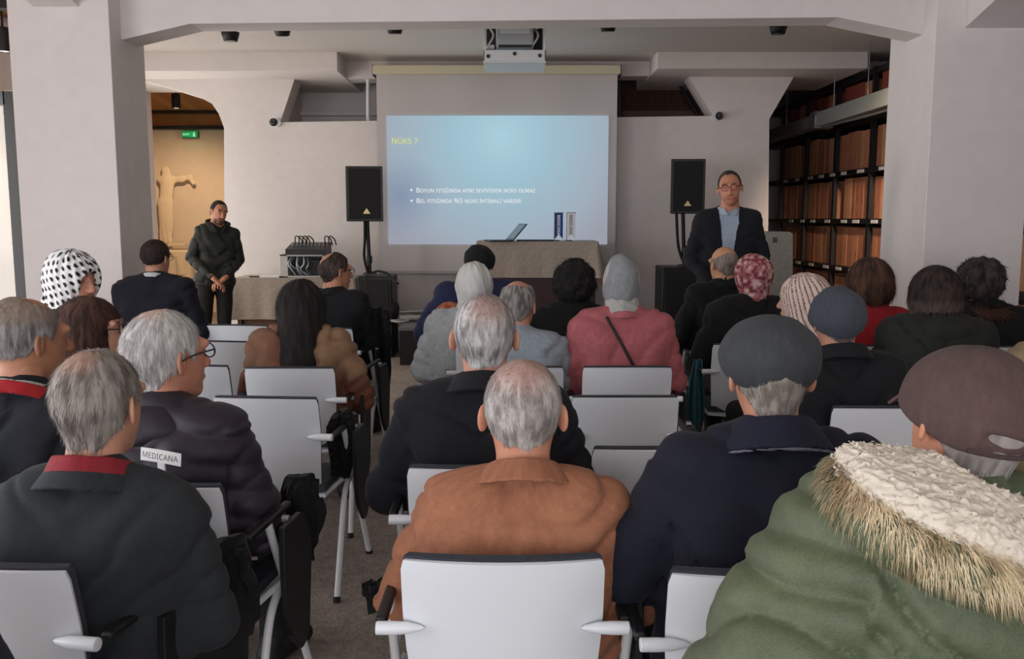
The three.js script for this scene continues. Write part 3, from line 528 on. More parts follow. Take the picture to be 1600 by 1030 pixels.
{ // equipment table at left
  const D = 10.1, a = at(366, 434, D), b = at(556, 434, D), y = a.y, cx = (a.x + b.x) / 2, w = b.x - a.x;
  const t = thing('equipment_table', 'wooden table under beige cloth by the left column', 'table', [cx, 0, -D - 0.22]);
  mesh('tabletop', rbox(-w / 2, w / 2, y - 0.04, y - 0.006, -0.3, 0.28, 0.005), M.maroon, t);
  for (const [sx, z] of [[-1, -0.25], [-1, 0.22], [1, -0.25], [1, 0.22]]) mesh('leg', rbox(sx * (w / 2 - 0.05) - 0.025, sx * (w / 2 - 0.05) + 0.025, 0, y - 0.04, z - 0.025, z + 0.025, 0.004), M.maroon, t);
  mesh('modesty_panel', rbox(-w / 2 + 0.05, w / 2 - 0.05, 0.1, y - 0.05, 0.18, 0.2, 0.003), std(0x6d4a38, 0.6), t);
  const c = thing('tablecloth', 'beige tablecloth over equipment table by the left column', 'tablecloth', [cx, y, -D - 0.22]);
  mesh('cloth_top', rbox(-w / 2 - 0.006, w / 2 + 0.006, -0.006, 0, -0.305, 0.29, 0.003), M.beige, c);
  drape(w + 0.01, 0.6, y - at(400, 498, D).y, M.beige, c, 0.012).position.set(0, 0, -0.01);
  const p0 = at(438, 432, D - 0.0), p1 = at(509, 396, D), r = thing('equipment_rack_case', 'silver equipment case with open cable front on left table', 'case', [(p0.x + p1.x) / 2, y + 0.001, -D - 0.15]);
  const rw = (p1.x - p0.x) / 2, rh = p1.y - p0.y;
  mesh('case_shell', [rbox(-rw, rw, 0, 0.02, -0.2, 0.16, 0.005), rbox(-rw, rw, rh - 0.02, rh, -0.2, 0.16, 0.005), rbox(-rw, -rw + 0.09, 0, rh, -0.2, 0.16, 0.005), rbox(rw - 0.04, rw, 0, rh, -0.2, 0.16, 0.005), rbox(-rw, rw, 0, rh, -0.2, -0.18, 0.004)], std(0xc4c2bd, 0.45), r);
  for (let i = 0; i < 6; i++) mesh('patch_cable', tube([[-0.14 + i * 0.035, rh - 0.03, 0.1], [-0.15 + i * 0.04 + rr(-0.03, 0.03), rh * 0.6, 0.17], [-0.12 + i * 0.03 + rr(-0.03, 0.03), rh * 0.35, 0.16], [-0.1 + i * 0.035, 0.03, 0.1]], 0.01, 16, 6), i % 2 ? M.steel : std(0xb8c4cc, 0.5), r);
  mesh('radio_unit', rbox(0.05, 0.2, 0.08, 0.2, -0.1, 0.14, 0.006), M.black, r); mesh('front_panel', rbox(-0.16, 0.2, 0.02, rh - 0.02, -0.1, -0.08, 0.003), std(0x4a5258, 0.5), r);
  const m0 = at(447, 395, D), m1 = at(509, 378, D), mx = thing('audio_mixer', 'black audio mixer with plugged cables on top of silver case', 'mixer', [(m0.x + m1.x) / 2, y + rh + 0.002, -D - 0.15]);
  const mw = (m1.x - m0.x) / 2;
  mesh('mixer_body', prism([[-0.16, 0], [0.18, 0], [0.18, 0.06], [-0.16, 0.13]], -mw, mw).rotateY(-Math.PI / 2), M.blackPl, mx);
  for (let i = 0; i < 9; i++) mesh('knob', rod([-mw + 0.05 + i * (2 * mw - 0.1) / 8, 0.09, 0.02], [-mw + 0.05 + i * (2 * mw - 0.1) / 8, 0.125, 0.03], 0.011, 8), std(0x8a8a8a, 0.5), mx);
  for (let i = 0; i < 6; i++) { const x = -mw + 0.06 + i * 0.045 + (i > 3 ? 0.16 : 0); mesh('plug_cable', tube([[x, 0.1, -0.05], [x, 0.2, -0.06], [x + 0.05, 0.17, -0.1], [x + 0.06, 0.1, -0.16]], 0.007, 14, 6), M.rubber, mx); }
  const pp = at(414, 435, D - 0.18); const pa = tag(mesh('paper_stack', rbox(-0.1, 0.12, 0, 0.025, -0.06, 0.06, 0.003), std(0xe8e6e0, 0.8)), 'small white stack of papers on left table edge', 'paper'); pa.position.set(pp.x, y + 0.001, -D - 0.02);
  const pen = tag(mesh('dark_pen', rod([-0.12, 0, 0], [0.08, 0, 0.02], 0.008, 8), M.black), 'dark pen lying on left table cloth', 'pen'); pen.position.set(at(405, 433, D).x, y + 0.009, -D - 0.04);
}
{ // covered lectern beside the speaker
  const D = 8.3, a = at(1196, 362, D), b = at(1232, 362, D), h = a.y, w = (b.x - a.x) / 2;
  const g = thing('draped_lectern', 'pale cloth-covered lectern beside the standing speaker', 'lectern', [(a.x + b.x) / 2 - 0.02, 0, -D - 0.1]);
  mesh('lectern_body', prism([[-w - 0.05, 0], [w + 0.08, 0], [w + 0.03, h - 0.02], [w, h], [-w, h], [-w - 0.02, h - 0.02]], -0.2, 0.2), std(0xb9b3aa, 0.9, { map: weaveTone }), g);
  mesh('name_plate', rbox(-w + 0.06, -w + 0.1, h - 0.1, h - 0.05, 0.2, 0.206, 0.002), std(0x5a4d2e, 0.4), g);
}

// ---------------------------------------------------------------- chairs: one built, the rest copies
function buildChair() {
  const g = new THREE.Group();
  const prof = [[0.40, 0.150], [0.47, 0.19], [0.58, 0.218], [0.70, 0.240], [0.83, 0.268]];
  const zAt = (y) => { for (let i = 0; i < prof.length - 1; i++) if (y <= prof[i + 1][0]) { const t = (y - prof[i][0]) / (prof[i + 1][0] - prof[i][0]); return lerp(prof[i][1], prof[i + 1][1], t); } return prof[4][1]; };
  const half = (v) => { const y = lerp(0.40, 0.83, v); let w = lerp(0.192, 0.212, sstep(0.4, 0.72, y)); if (v > 0.95) w -= 0.006 * ((v - 0.95) / 0.05) ** 2; return w; };
  const surf = (dz, dy) => (u, v) => { v = clamp(v, 0, 1); const y = lerp(0.40, 0.83, v); return [u * half(v), y + dy * v - 0.006 * v * u * u, zAt(y) + 0.042 * (1 - u * u) - 0.02 + dz]; };
  mesh('back_shell', slab(surf(0, 0), 20, 20, 0.010), M.white, g);
  mesh('back_pad', slab((u, v) => { const p = surf(-0.018, 0.006)(u * 0.985, v); return p; }, 20, 20, 0.022), M.pad, g);
  mesh('seat_shell', slab((u, v) => [u * 0.215, 0.415 + 0.012 * u * u - 0.012 * (1 - v) + 0.0, lerp(0.19, -0.24, v)].map((q, i) => i === 1 ? q - 0.02 * sstep(0.8, 1, v) : q), 14, 14, 0.014), M.white, g);
  mesh('seat_pad', slab((u, v) => [u * 0.21, 0.435 + 0.010 * u * u - 0.022 * sstep(0.8, 1, v), lerp(0.18, -0.24, v)], 14, 14, 0.03), M.pad, g);
  for (const s of [-1, 1]) {
    const fl = mesh('leg', [rod([s * 0.262, 0.675, 0.07], [s * 0.275, 0.0, -0.27], 0.0125, 12), ], M.whiteMetal, g);
    mesh('foot_cap', rod([s * 0.275, 0.0, -0.27], [s * 0.2746, 0.02, -0.26], 0.0155, 12), M.rubber, fl);
    const rl = mesh('leg', tube([[s * 0.25, 0.43, -0.10], [s * 0.258, 0.425, 0.0], [s * 0.262, 0.37, 0.08], [s * 0.268, 0.2, 0.17], [s * 0.275, 0.0, 0.27]], 0.0125, 26, 12), M.whiteMetal, g);
    mesh('foot_cap', rod([s * 0.275, 0.0, 0.27], [s * 0.2735, 0.02, 0.261], 0.0155, 12), M.rubber, rl);
    mesh('side_brace', [rod([s * 0.20, 0.405, 0.1], [s * 0.266, 0.455, -0.045], 0.010, 8), rod([s * 0.18, 0.40, -0.1], [s * 0.268, 0.42, -0.06], 0.010, 8)], M.whiteMetal, g);
    // tapered connector from shell to arm, then the arm
    const pts = [[0.0005, 0], [0.006, 0.008], [0.0125, 0.035], [0.0145, 0.065], [0.0145, 0.1], [0.013, 0.103], [0.0005, 0.103]].map((q) => new THREE.Vector2(...q));
    const co = new THREE.LatheGeometry(pts, 18).rotateZ(-Math.PI / 2); if (s < 0) co.rotateY(Math.PI);
    mesh('arm_connector', co.translate(s * 0.165, 0.672, 0.246), M.white, g);
    mesh('armrest', rbox(s * 0.262 - 0.013, s * 0.262 + 0.013, 0.662, 0.682, -0.10, 0.215, 0.008, 3), M.blackPl, g);
  }
  // writing tablet folded down outside the right arm
  const sh = new THREE.Shape(); sh.moveTo(0.09, 0.66); sh.lineTo(-0.05, 0.66); sh.quadraticCurveTo(-0.13, 0.62, -0.13, 0.5); sh.lineTo(-0.1, 0.3); sh.quadraticCurveTo(-0.09, 0.25, -0.03, 0.25); sh.lineTo(0.04, 0.32); sh.quadraticCurveTo(0.1, 0.4, 0.09, 0.66);
  const tg = new THREE.ExtrudeGeometry(sh, { depth: 0.012, bevelEnabled: true, bevelSize: 0.003, bevelThickness: 0.003, bevelSegments: 2, curveSegments: 10 }); tg.rotateY(-Math.PI / 2); tg.translate(0.318, 0, 0.0);
  mesh('writing_tablet', tg, M.blackPl, g);
  mesh('tablet_hinge', rod([0.29, 0.665, 0.02], [0.31, 0.665, 0.02], 0.012, 8), M.steel, g);
  return g;
}
const chairProto = buildChair();
function chair(x, z, yaw, label, seated) {
  const c = chairProto.clone(); c.name = numbered('auditorium_chair'); scene.add(c); c.position.set(x, 0, z); c.rotation.y = yaw;
  tag(c, label, 'chair', 'white auditorium chairs'); return c;
}
// empty chairs
function emptyChair(px, d, yaw, label) { const x = (px - 800) / FOCAL * d; return chair(x, -d - 0.25, R(yaw), label); }
emptyChair(1034, 2.70, 2, 'empty white chair right of orange-shirt man, nearest of three in column');
emptyChair(980, 3.50, 0, 'empty white chair in middle of column behind pink-coat woman chair');
emptyChair(416, 3.48, -5, 'empty white aisle chair right behind plum padded coat man');
emptyChair(292, 4.26, -6, 'empty white chair left of long-haired woman in brown coat');
emptyChair(347, 5.1, -6, 'empty white chair in front of long-haired woman, left of aisle chair');
emptyChair(502, 5.1, -6, 'empty white aisle chair directly in front of long-haired woman');
emptyChair(372, 5.9, -6, 'empty white chair before equipment table beside bald man');
// ---------------------------------------------------------------- people: distance fields meshed with surface nets
const smin = (a, b, k) => { const h = Math.max(k - Math.abs(a - b), 0) / k; return Math.min(a, b) - h * h * k * 0.25; };
const smax = (a, b, k) => -smin(-a, -b, k);
function capd(x, y, z, b) {   // b = [ax,ay,az, dx,dy,dz, len2, ra, rb]
  const px = x - b[0], py = y - b[1], pz = z - b[2], t = clamp((px * b[3] + py * b[4] + pz * b[5]) / b[6], 0, 1);
  const qx = px - b[3] * t, qy = py - b[4] * t, qz = pz - b[5] * t;
  return Math.sqrt(qx * qx + qy * qy + qz * qz) - (b[7] + (b[8] - b[7]) * t);
}
const bone = (a, b, ra, rb = ra) => { const d = [b[0] - a[0], b[1] - a[1], b[2] - a[2]]; return [...a, ...d, Math.max(1e-8, d[0] ** 2 + d[1] ** 2 + d[2] ** 2), ra, rb]; };
const ell = (x, y, z, c, r) => { const a = (x - c[0]) / r[0], b = (y - c[1]) / r[1], e = (z - c[2]) / r[2], k0 = Math.sqrt(a * a + b * b + e * e); if (k0 < 1e-6) return -Math.min(...r); const k1 = Math.sqrt((a / r[0]) ** 2 + (b / r[1]) ** 2 + (e / r[2]) ** 2); return k0 * (k0 - 1) / k1; };
function nets(f, lo, hi, h, color) {
  const nx = Math.ceil((hi[0] - lo[0]) / h) + 1, ny = Math.ceil((hi[1] - lo[1]) / h) + 1, nz = Math.ceil((hi[2] - lo[2]) / h) + 1;
  const val = new Float32Array(nx * ny * nz), B = 4, far = 3.6 * h + 0.03;
  for (let bz = 0; bz < nz; bz += B) for (let by = 0; by < ny; by += B) for (let bx = 0; bx < nx; bx += B) {
    const d = f(lo[0] + (bx + 1.5) * h, lo[1] + (by + 1.5) * h, lo[2] + (bz + 1.5) * h), skip = Math.abs(d) > far;
    for (let k = bz; k < Math.min(nz, bz + B); k++) for (let j = by; j < Math.min(ny, by + B); j++) for (let i = bx; i < Math.min(nx, bx + B); i++) val[(k * ny + j) * nx + i] = skip ? d : f(lo[0] + i * h, lo[1] + j * h, lo[2] + k * h);
  }
  const cell = new Int32Array(nx * ny * nz).fill(-1), pos = [], idx = [];
  const E = [[0, 1], [2, 3], [4, 5], [6, 7], [0, 2], [1, 3], [4, 6], [5, 7], [0, 4], [1, 5], [2, 6], [3, 7]];
  const off = [0, 1, nx, nx + 1, nx * ny, nx * ny + 1, nx * ny + nx, nx * ny + nx + 1];
  for (let k = 0; k < nz - 1; k++) for (let j = 0; j < ny - 1; j++) for (let i = 0; i < nx - 1; i++) {
    const o = (k * ny + j) * nx + i; let m = 0; for (let c = 0; c < 8; c++) if (val[o + off[c]] < 0) m |= 1 << c;
    if (m === 0 || m === 255) continue;
    let n = 0, sx = 0, sy = 0, sz = 0;
    for (const [a, b] of E) { const ia = m >> a & 1, ib = m >> b & 1; if (ia === ib) continue; const va = val[o + off[a]], vb = val[o + off[b]], t = va / (va - vb); n++; sx += (a & 1) + ((b & 1) - (a & 1)) * t; sy += (a >> 1 & 1) + ((b >> 1 & 1) - (a >> 1 & 1)) * t; sz += (a >> 2) + ((b >> 2) - (a >> 2)) * t; }
    cell[o] = pos.length / 3; pos.push(lo[0] + (i + sx / n) * h, lo[1] + (j + sy / n) * h, lo[2] + (k + sz / n) * h);
  }
  const quad = (a, b, c, d, flip) => { if (a < 0 || b < 0 || c < 0 || d < 0) return; flip ? idx.push(a, c, b, a, d, c) : idx.push(a, b, c, a, c, d); };
  for (let k = 1; k < nz - 1; k++) for (let j = 1; j < ny - 1; j++) for (let i = 1; i < nx - 1; i++) {
    const o = (k * ny + j) * nx + i, s = val[o] < 0;
    if (s !== val[o + 1] < 0) quad(cell[o - nx * ny - nx], cell[o - nx * ny], cell[o], cell[o - nx], !s);
    if (s !== val[o + nx] < 0) quad(cell[o - nx * ny - 1], cell[o - 1], cell[o], cell[o - nx * ny], !s);
    if (s !== val[o + nx * ny] < 0) quad(cell[o - nx - 1], cell[o - nx], cell[o], cell[o - 1], !s);
  }
  const g = new THREE.BufferGeometry(); g.setAttribute('position', new THREE.Float32BufferAttribute(pos, 3)); g.setIndex(idx); g.computeVertexNormals();
  const n = pos.length / 3, uv = new Float32Array(n * 2);
  for (let i = 0; i < n; i++) { uv[2 * i] = Math.atan2(pos[3 * i], pos[3 * i + 2]) * 0.22; uv[2 * i + 1] = pos[3 * i + 1]; }
  g.setAttribute('uv', new THREE.BufferAttribute(uv, 2));
  if (color) { const c = new Float32Array(n * 3); for (let i = 0; i < n; i++) c.set(color(pos[3 * i], pos[3 * i + 1], pos[3 * i + 2]), 3 * i); g.setAttribute('color', new THREE.BufferAttribute(c, 3)); }
  return g;
}
// --- head (centre of the head at the origin, facing -z, 0.235 m tall)
const neckB = bone([0, -0.05, 0.022], [0, -0.17, 0.045], 0.053, 0.058);
function headBase(x, y, z) {
  let d = ell(x, y, z, [0, 0.026, 0.014], [0.075, 0.09, 0.096]);
  d = smin(d, ell(x, y, z, [0, -0.036, -0.028], [0.059, 0.078, 0.066]), 0.035);
  return smin(d, capd(x, y, z, neckB), 0.03);
}
const noseB = bone([0, 0.006, -0.094], [0, -0.034, -0.112], 0.008, 0.0135), lipB = bone([-0.02, -0.066, -0.085], [0.02, -0.066, -0.085], 0.007), browB = bone([-0.045, 0.026, -0.08], [0.045, 0.026, -0.08], 0.012);
function headFull(x, y, z) {
  let d = headBase(x, y, z); const ax = Math.abs(x);
  d = smin(d, ell(x, y, z, [0, -0.1, -0.06], [0.028, 0.02, 0.026]), 0.03);
  d = smin(d, capd(x, y, z, browB), 0.02);
  d = smax(d, -ell(ax, y, z, [0.031, 0.006, -0.098], [0.02, 0.013, 0.016]), 0.015);
  d = smin(d, ell(ax, y, z, [0.031, 0.006, -0.078], [0.013, 0.012, 0.012]), 0.004);
  d = smin(d, capd(x, y, z, noseB), 0.012);
  d = smin(d, ell(ax, y, z, [0.011, -0.038, -0.103], [0.009, 0.008, 0.01]), 0.008);
  d = smin(d, capd(x, y, z, lipB), 0.008);
  d = smax(d, -(Math.hypot(y + 0.066, z + 0.0945) - 0.0022 + Math.max(0, ax - 0.022)), 0.003);
  // ears: dished flaps angled away from the skull
  const ca = 0.88, sa = 0.475, ex = ax - 0.082, ez = z - 0.018, lx = ex * ca - ez * sa, lz = ex * sa + ez * ca;
  let e = ell(lx, y + lz * 0.15, lz, [0, -0.006, 0], [0.007, 0.031, 0.019]);
  e = smax(e, -ell(lx, y, lz, [0.008, -0.002, -0.002], [0.008, 0.02, 0.011]), 0.006);
  return smin(d, e, 0.008);
}
function faceColor(beard) { return (x, y, z) => {
  const ax = Math.abs(x), m = 0.94 + 0.12 * noise(x * 60, y * 60, z * 60), w = [m, m, m];
  if (z < -0.05) {
    const e = Math.hypot(ax - 0.031, y - 0.006);
    if (e < 0.0045) return [0.06, 0.05, 0.05];
    if (e < 0.011 && Math.abs(y - 0.006) < 0.0065) return [1.1, 1.25, 1.35];
    if (ax > 0.012 && ax < 0.05 && y > 0.024 && y < 0.034) return [0.3, 0.26, 0.25];
    if (ax < 0.023 && Math.abs(y + 0.066) < 0.0075 && z < -0.075) return [0.85, 0.6, 0.6];
  }
  if (beard) { const k = sstep(0.35, 0.6, noise(x * 120, y * 120, z * 120)) * 0.35 + 0.65; let a = sstep(-0.05, -0.075, y) * sstep(0.0, -0.025, z) * sstep(-0.13, -0.115, y); if (ax < 0.03 && z < -0.07) a = Math.max(a, sstep(-0.044, -0.05, y)); return mix3(w, beard, a * k); }
  return w;
}; }
const headCache = {};
function headGeo(h, beard) { const k = h + (beard ? beard.join() : ''); return headCache[k] ??= nets(headFull, [-0.115, -0.185, -0.145], [0.115, 0.135, 0.14], h, faceColor(beard)); }
// --- hand: palm and five fingers, wrist at the origin, fingers along -z, palm down
const handGeo = (() => {
  const b = [], f = (pts, r0, r1) => { for (let i = 0; i < pts.length - 1; i++) b.push(bone(pts[i], pts[i + 1], lerp(r0, r1, i / (pts.length - 1)), lerp(r0, r1, (i + 1) / (pts.length - 1)))); };
  const palm = [bone([-0.022, 0, -0.02], [-0.028, 0, -0.085], 0.016, 0.014), bone([0, 0.002, -0.015], [0.0, 0.003, -0.09], 0.018, 0.015), bone([0.02, 0, -0.02], [0.026, 0, -0.085], 0.017, 0.014), bone([0, 0, 0.02], [0, 0, -0.03], 0.024, 0.022)];
  f([[-0.03, 0.002, -0.085], [-0.036, 0.004, -0.125], [-0.036, -0.016, -0.148], [-0.034, -0.034, -0.152]], 0.0095, 0.0072);
  f([[-0.01, 0.003, -0.09], [-0.012, 0.006, -0.136], [-0.012, -0.016, -0.163], [-0.011, -0.036, -0.167]], 0.0098, 0.0075);
  f([[0.011, 0.003, -0.09], [0.012, 0.005, -0.13], [0.012, -0.016, -0.156], [0.011, -0.034, -0.16]], 0.0096, 0.0074);
  f([[0.03, 0.001, -0.083], [0.034, 0.002, -0.112], [0.035, -0.013, -0.131], [0.034, -0.027, -0.136]], 0.0086, 0.0066);
  f([[-0.024, -0.004, -0.03], [-0.048, -0.01, -0.06], [-0.055, -0.016, -0.088], [-0.052, -0.022, -0.108]], 0.0125, 0.0085);
  return nets((x, y, z) => { let d = 1; for (const p of palm) d = smin(d, capd(x, y, z, p), 0.014); let e = 1; for (const p of b) e = Math.min(e, capd(x, y, z, p)); return smin(d, e, 0.006); }, [-0.08, -0.06, -0.19], [0.065, 0.05, 0.06], 0.0034, () => [1, 1, 1]);
})();
const handL = (() => { const g = handGeo.clone().scale(-1, 1, 1), a = g.index.array; for (let i = 0; i < a.length; i += 3) { const t = a[i]; a[i] = a[i + 1]; a[i + 1] = t; } return g; })();
function mergeFull(list) { return mergeGeometries(list); }
// --- fine strands standing on a surface
function strands(geo, n, o) {
  const p = geo.attributes.position.array, nn = geo.attributes.normal.array, ix = geo.index.array, T = ix.length / 3, cum = new Float32Array(T); let tot = 0;
  const A = V(0, 0, 0), B = V(0, 0, 0), C = V(0, 0, 0);
  for (let t = 0; t < T; t++) { A.fromArray(p, ix[3 * t] * 3); B.fromArray(p, ix[3 * t + 1] * 3); C.fromArray(p, ix[3 * t + 2] * 3); tot += B.sub(A).cross(C.sub(A)).length(); cum[t] = tot; }
  const pos = [], nor = [], col = [], idx = [], nrm = V(0, 0, 0), q = V(0, 0, 0), dir = V(0, 0, 0), side = V(0, 0, 0);
  for (let s = 0; s < n; s++) {
    const r = rnd() * tot; let lo = 0, hi = T - 1; while (lo < hi) { const m = (lo + hi) >> 1; if (cum[m] < r) lo = m + 1; else hi = m; }
    let u = rnd(), v = rnd(); if (u + v > 1) { u = 1 - u; v = 1 - v; }
    const i0 = ix[3 * lo] * 3, i1 = ix[3 * lo + 1] * 3, i2 = ix[3 * lo + 2] * 3;
    q.fromArray(p, i0).multiplyScalar(1 - u - v).addScaledVector(A.fromArray(p, i1), u).addScaledVector(A.fromArray(p, i2), v);
    nrm.fromArray(nn, i0).multiplyScalar(1 - u - v).addScaledVector(A.fromArray(nn, i1), u).addScaledVector(A.fromArray(nn, i2), v).normalize();
    const keep = o.mask ? o.mask(q) : 1; if (rnd() > keep) continue;
    const fl = o.flow(q, nrm); dir.copy(fl).addScaledVector(nrm, -fl.dot(nrm)).normalize();
    dir.addScaledVector(nrm, o.out * rr(0.5, 1.5)).add(A.set(rr(-1, 1), rr(-1, 1), rr(-1, 1)).multiplyScalar(o.wild)).normalize();
    side.crossVectors(dir, nrm).normalize();
    const L = o.len * rr(0.6, 1.3), w = o.w * rr(0.7, 1.3), c = o.color(q), base = pos.length / 3;
    const down = o.droop ?? 0.25;
    for (let k = 0; k < 3; k++) {
      const t = k / 2, cx = q.x + dir.x * L * t - nrm.x * 0.002 * t, cy = q.y + dir.y * L * t - down * L * t * t, cz = q.z + dir.z * L * t - nrm.z * 0.0;
      const ww = w * (1 - 0.5 * t); if (k < 2) { pos.push(cx - side.x * ww, cy - side.y * ww, cz - side.z * ww, cx + side.x * ww, cy + side.y * ww, cz + side.z * ww); nor.push(nrm.x, nrm.y, nrm.z, nrm.x, nrm.y, nrm.z); col.push(...c, ...c); }
      else { pos.push(cx, cy, cz); nor.push(nrm.x, nrm.y, nrm.z); col.push(...c); }
    }
    idx.push(base, base + 1, base + 3, base, base + 3, base + 2, base + 2, base + 3, base + 4);
  }
  const g = new THREE.BufferGeometry(); g.setAttribute('position', new THREE.Float32BufferAttribute(pos, 3)); g.setAttribute('normal', new THREE.Float32BufferAttribute(nor, 3)); g.setAttribute('color', new THREE.Float32BufferAttribute(col, 3)); g.setIndex(idx);
  return g;
}
const VC = (rough) => new THREE.MeshStandardMaterial({ color: 0xffffff, roughness: rough, vertexColors: true, side: THREE.DoubleSide });
const hairMat = VC(0.85), furMat = VC(0.9), clothVC = VC(0.92);
const skinMats = {};
const skinMat = (c) => skinMats[c] ??= new THREE.MeshPhysicalMaterial({ color: c, roughness: 0.6, vertexColors: true, sheen: 0.1, sheenColor: new THREE.Color(1, 0.6, 0.5) });
const clothMats = {};
const clothMat = (c, rough = 0.92) => clothMats[c + ',' + rough] ??= cloth(c, rough);
const toGeo = (g, m) => g.clone().applyMatrix4(m);

function person(o) {
  const near = o.d < 3.2, cell = near ? 0.0095 : 0.0135, hs = o.hs ?? 1.04, up = o.up ?? 0.006;
  const topW = at(o.px, o.py, o.d), T = topW.y - up, standing = !!o.standing;
  const yaw = o.yaw ?? 0, hx = o.hx ?? 0, hz = o.hz ?? -0.03;
  const ry = -R(yaw), cx = topW.x - (hx * Math.cos(ry) + hz * Math.sin(ry)), cz = topW.z - (-hx * Math.sin(ry) + hz * Math.cos(ry));
  const g = thing('person', o.label, 'person', [cx, 0, cz], ry);
  if (o.roll) g.rotation.z = o.roll;
  const b = o.bulk ?? 0.014, sw = o.sw ?? 0.178, wd = o.wd ?? 1, belly = o.belly ?? 0.012, pY = standing ? 0.93 * (T / 1.75) : 0.545, pz = o.pz ?? 0.03;
  const hc = [hx, T - 0.117 * hs, hz], nk = [hx * 0.85, T - (o.neck ?? 0.255) * hs, hz + 0.05];
  const shd = o.shd ?? 0.072, sh = [-1, 1].map((s) => [nk[0] + s * sw, nk[1] - shd + s * (o.tilt ?? 0), nk[2] + 0.005 + s * (o.twist ?? 0)]);
  const eL = o.eL ?? [-0.06, -0.28, -0.03], eR = o.eR ?? [0.06, -0.28, -0.03];
  const el = [sh[0], sh[1]].map((q, i) => [q[0] + (i ? eR : eL)[0], q[1] + (i ? eR : eL)[1], q[2] + (i ? eR : eL)[2]]);
  const wr = [o.wL ?? [-0.09, pY + 0.075, -0.26], o.wR ?? [0.09, pY + 0.075, -0.26]];
  const sp = (t) => [lerp(0, nk[0], t), lerp(pY, nk[1], t), lerp(pz, nk[2], t) + 0.03 * Math.sin(Math.PI * t)];
  const torso = (e, ee = 0) => { const L = (t, hw, r) => { const c = sp(t); return bone([c[0] - hw * wd, c[1], c[2]], [c[0] + hw * wd, c[1], c[2]], r); };
    return [L(0.02, 0.085, 0.115 + e), L(0.33, 0.075, 0.108 + belly + e), L(0.66, 0.095, 0.1 + e), bone([sh[0][0] * 0.75 + nk[0] * 0.25, sh[0][1] - 0.01, sh[0][2]], [sh[1][0] * 0.75 + nk[0] * 0.25, sh[1][1] - 0.01, sh[1][2]], 0.062 + e), bone([nk[0], nk[1] + 0.005, nk[2]], [sh[0][0], sh[0][1] + 0.008, sh[0][2]], 0.042 + e * 0.3, 0.042 + e), bone([nk[0], nk[1] + 0.005, nk[2]], [sh[1][0], sh[1][1] + 0.008, sh[1][2]], 0.042 + e * 0.3, 0.042 + e)]; };
  const arms = (e, ae = 0) => [0, 1].flatMap((i) => [bone(sh[i], el[i], 0.054 + e + ae, 0.045 + e + ae), bone(el[i], wr[i], 0.044 + e + ae, 0.03 + e * 0.7)]);
  const tor = torso(b), arm = arms(b, o.armb ?? 0), fa = o.fold ?? 0.009, seed = o.px * 0.37, quilt = o.quilt;
  let near1 = 0, onArm = false;
  const raw = (x, y, z) => { let d = 9; for (const q of tor) d = smin(d, capd(x, y, z, q), 0.07); let e = 9; for (let i = 0; i < 4; i++) { const v = capd(x, y, z, arm[i]); if (v < e) { e = v; near1 = i; } } onArm = e < d - 0.005; return smin(d, e, o.armk ?? 0.03); };
  const coat = (x, y, z) => {
    let d = raw(x, y, z);
    if (d < 0.05 && d > -0.04) {
      const big = noise(x * 4 + seed, y * 5, z * 4); let n1, n2;
      if (onArm) { const q = arm[near1], L = Math.sqrt(q[6]), s = ((x - q[0]) * q[3] + (y - q[1]) * q[4] + (z - q[2]) * q[5]) / L; n1 = noise(s * 15 + x * 4 + seed, x * 5 + y * 2, z * 6); n2 = noise(s * 34 + x * 9, y * 9 + seed, z * 12); }
      else { const w = 0.35 * big, side = Math.abs(x - nk[0] * 0.5); n1 = noise(x * 4.5 + seed + w * 4, y * 11 - side * 9 + w * 6, z * 4); n2 = noise(x * 10 + seed, y * 24 - side * 14, z * 12); }
      const c1 = 1 - Math.abs(2 * n1 - 1), c2 = 1 - Math.abs(2 * n2 - 1);
      d += fa * (o.soft ? 1.7 * c1 ** 3 + 0.35 * c2 ** 2 * big - 0.7 : 2.2 * c1 ** 5 + 0.4 * c2 ** 3 * big - 0.4) - fa * 0.9 * (big - 0.5);
      if (quilt) d -= 0.011 * (Math.abs(Math.sin(Math.PI * (y + 0.25 * Math.abs(x)) / quilt)) - 0.6);
    }
    return smax(d, (pY - (o.hem ?? 0.1)) - y, 0.01);
  };
  let front = null;
  if (o.open) { // front opening of a suit jacket
    front = (x, y, z) => { const top = nk[1] + 0.02, bot = pY - 0.05, t = clamp((y - bot) / (top - bot), 0, 1), w = lerp(0.028, 0.075, t * t); return Math.max(Math.abs(x - nk[0] * t) - w, z + 0.0); };
  }
  const xs = [sh[0][0], sh[1][0], el[0][0], el[1][0], wr[0][0], wr[1][0], -0.2, 0.2], ys = [pY - 0.14, nk[1] + 0.08, ...el.map((q) => q[1] - 0.08), ...wr.map((q) => q[1] - 0.08)], zs = [...el, ...wr, ...sh, sp(0.5)].map((q) => q[2]);
  const lo = [Math.min(...xs) - 0.12 - b, Math.min(...ys), Math.min(...zs, -0.12) - 0.15 - b], hi = [Math.max(...xs) + 0.12 + b, Math.max(...ys), Math.max(...zs) + 0.2 + b];
  const coatName = o.coatName ?? 'jacket', coatGeo = nets(front ? (x, y, z) => smax(coat(x, y, z), -front(x, y, z), 0.008) : coat, lo, hi, cell, o.coatColor);
  const cm = o.coatColor ? clothVC : (o.mat ?? clothMat(o.coat, o.rough ?? 0.92));
  const ct = mesh(coatName, coatGeo, cm, g);
  if (front) { const t2 = torso(b - 0.014); mesh('shirt', nets((x, y, z) => { let d = 9; for (const q of t2) d = smin(d, capd(x, y, z, q), 0.07); return smax(d, pY - 0.05 - y, 0.01); }, lo, hi, 0.012), clothMat(o.shirt), g); }
  // body: one skin, head and hands included
  const bt = torso(-0.012), ba = arms(-0.012), sT = standing ? T / 1.75 : 1;
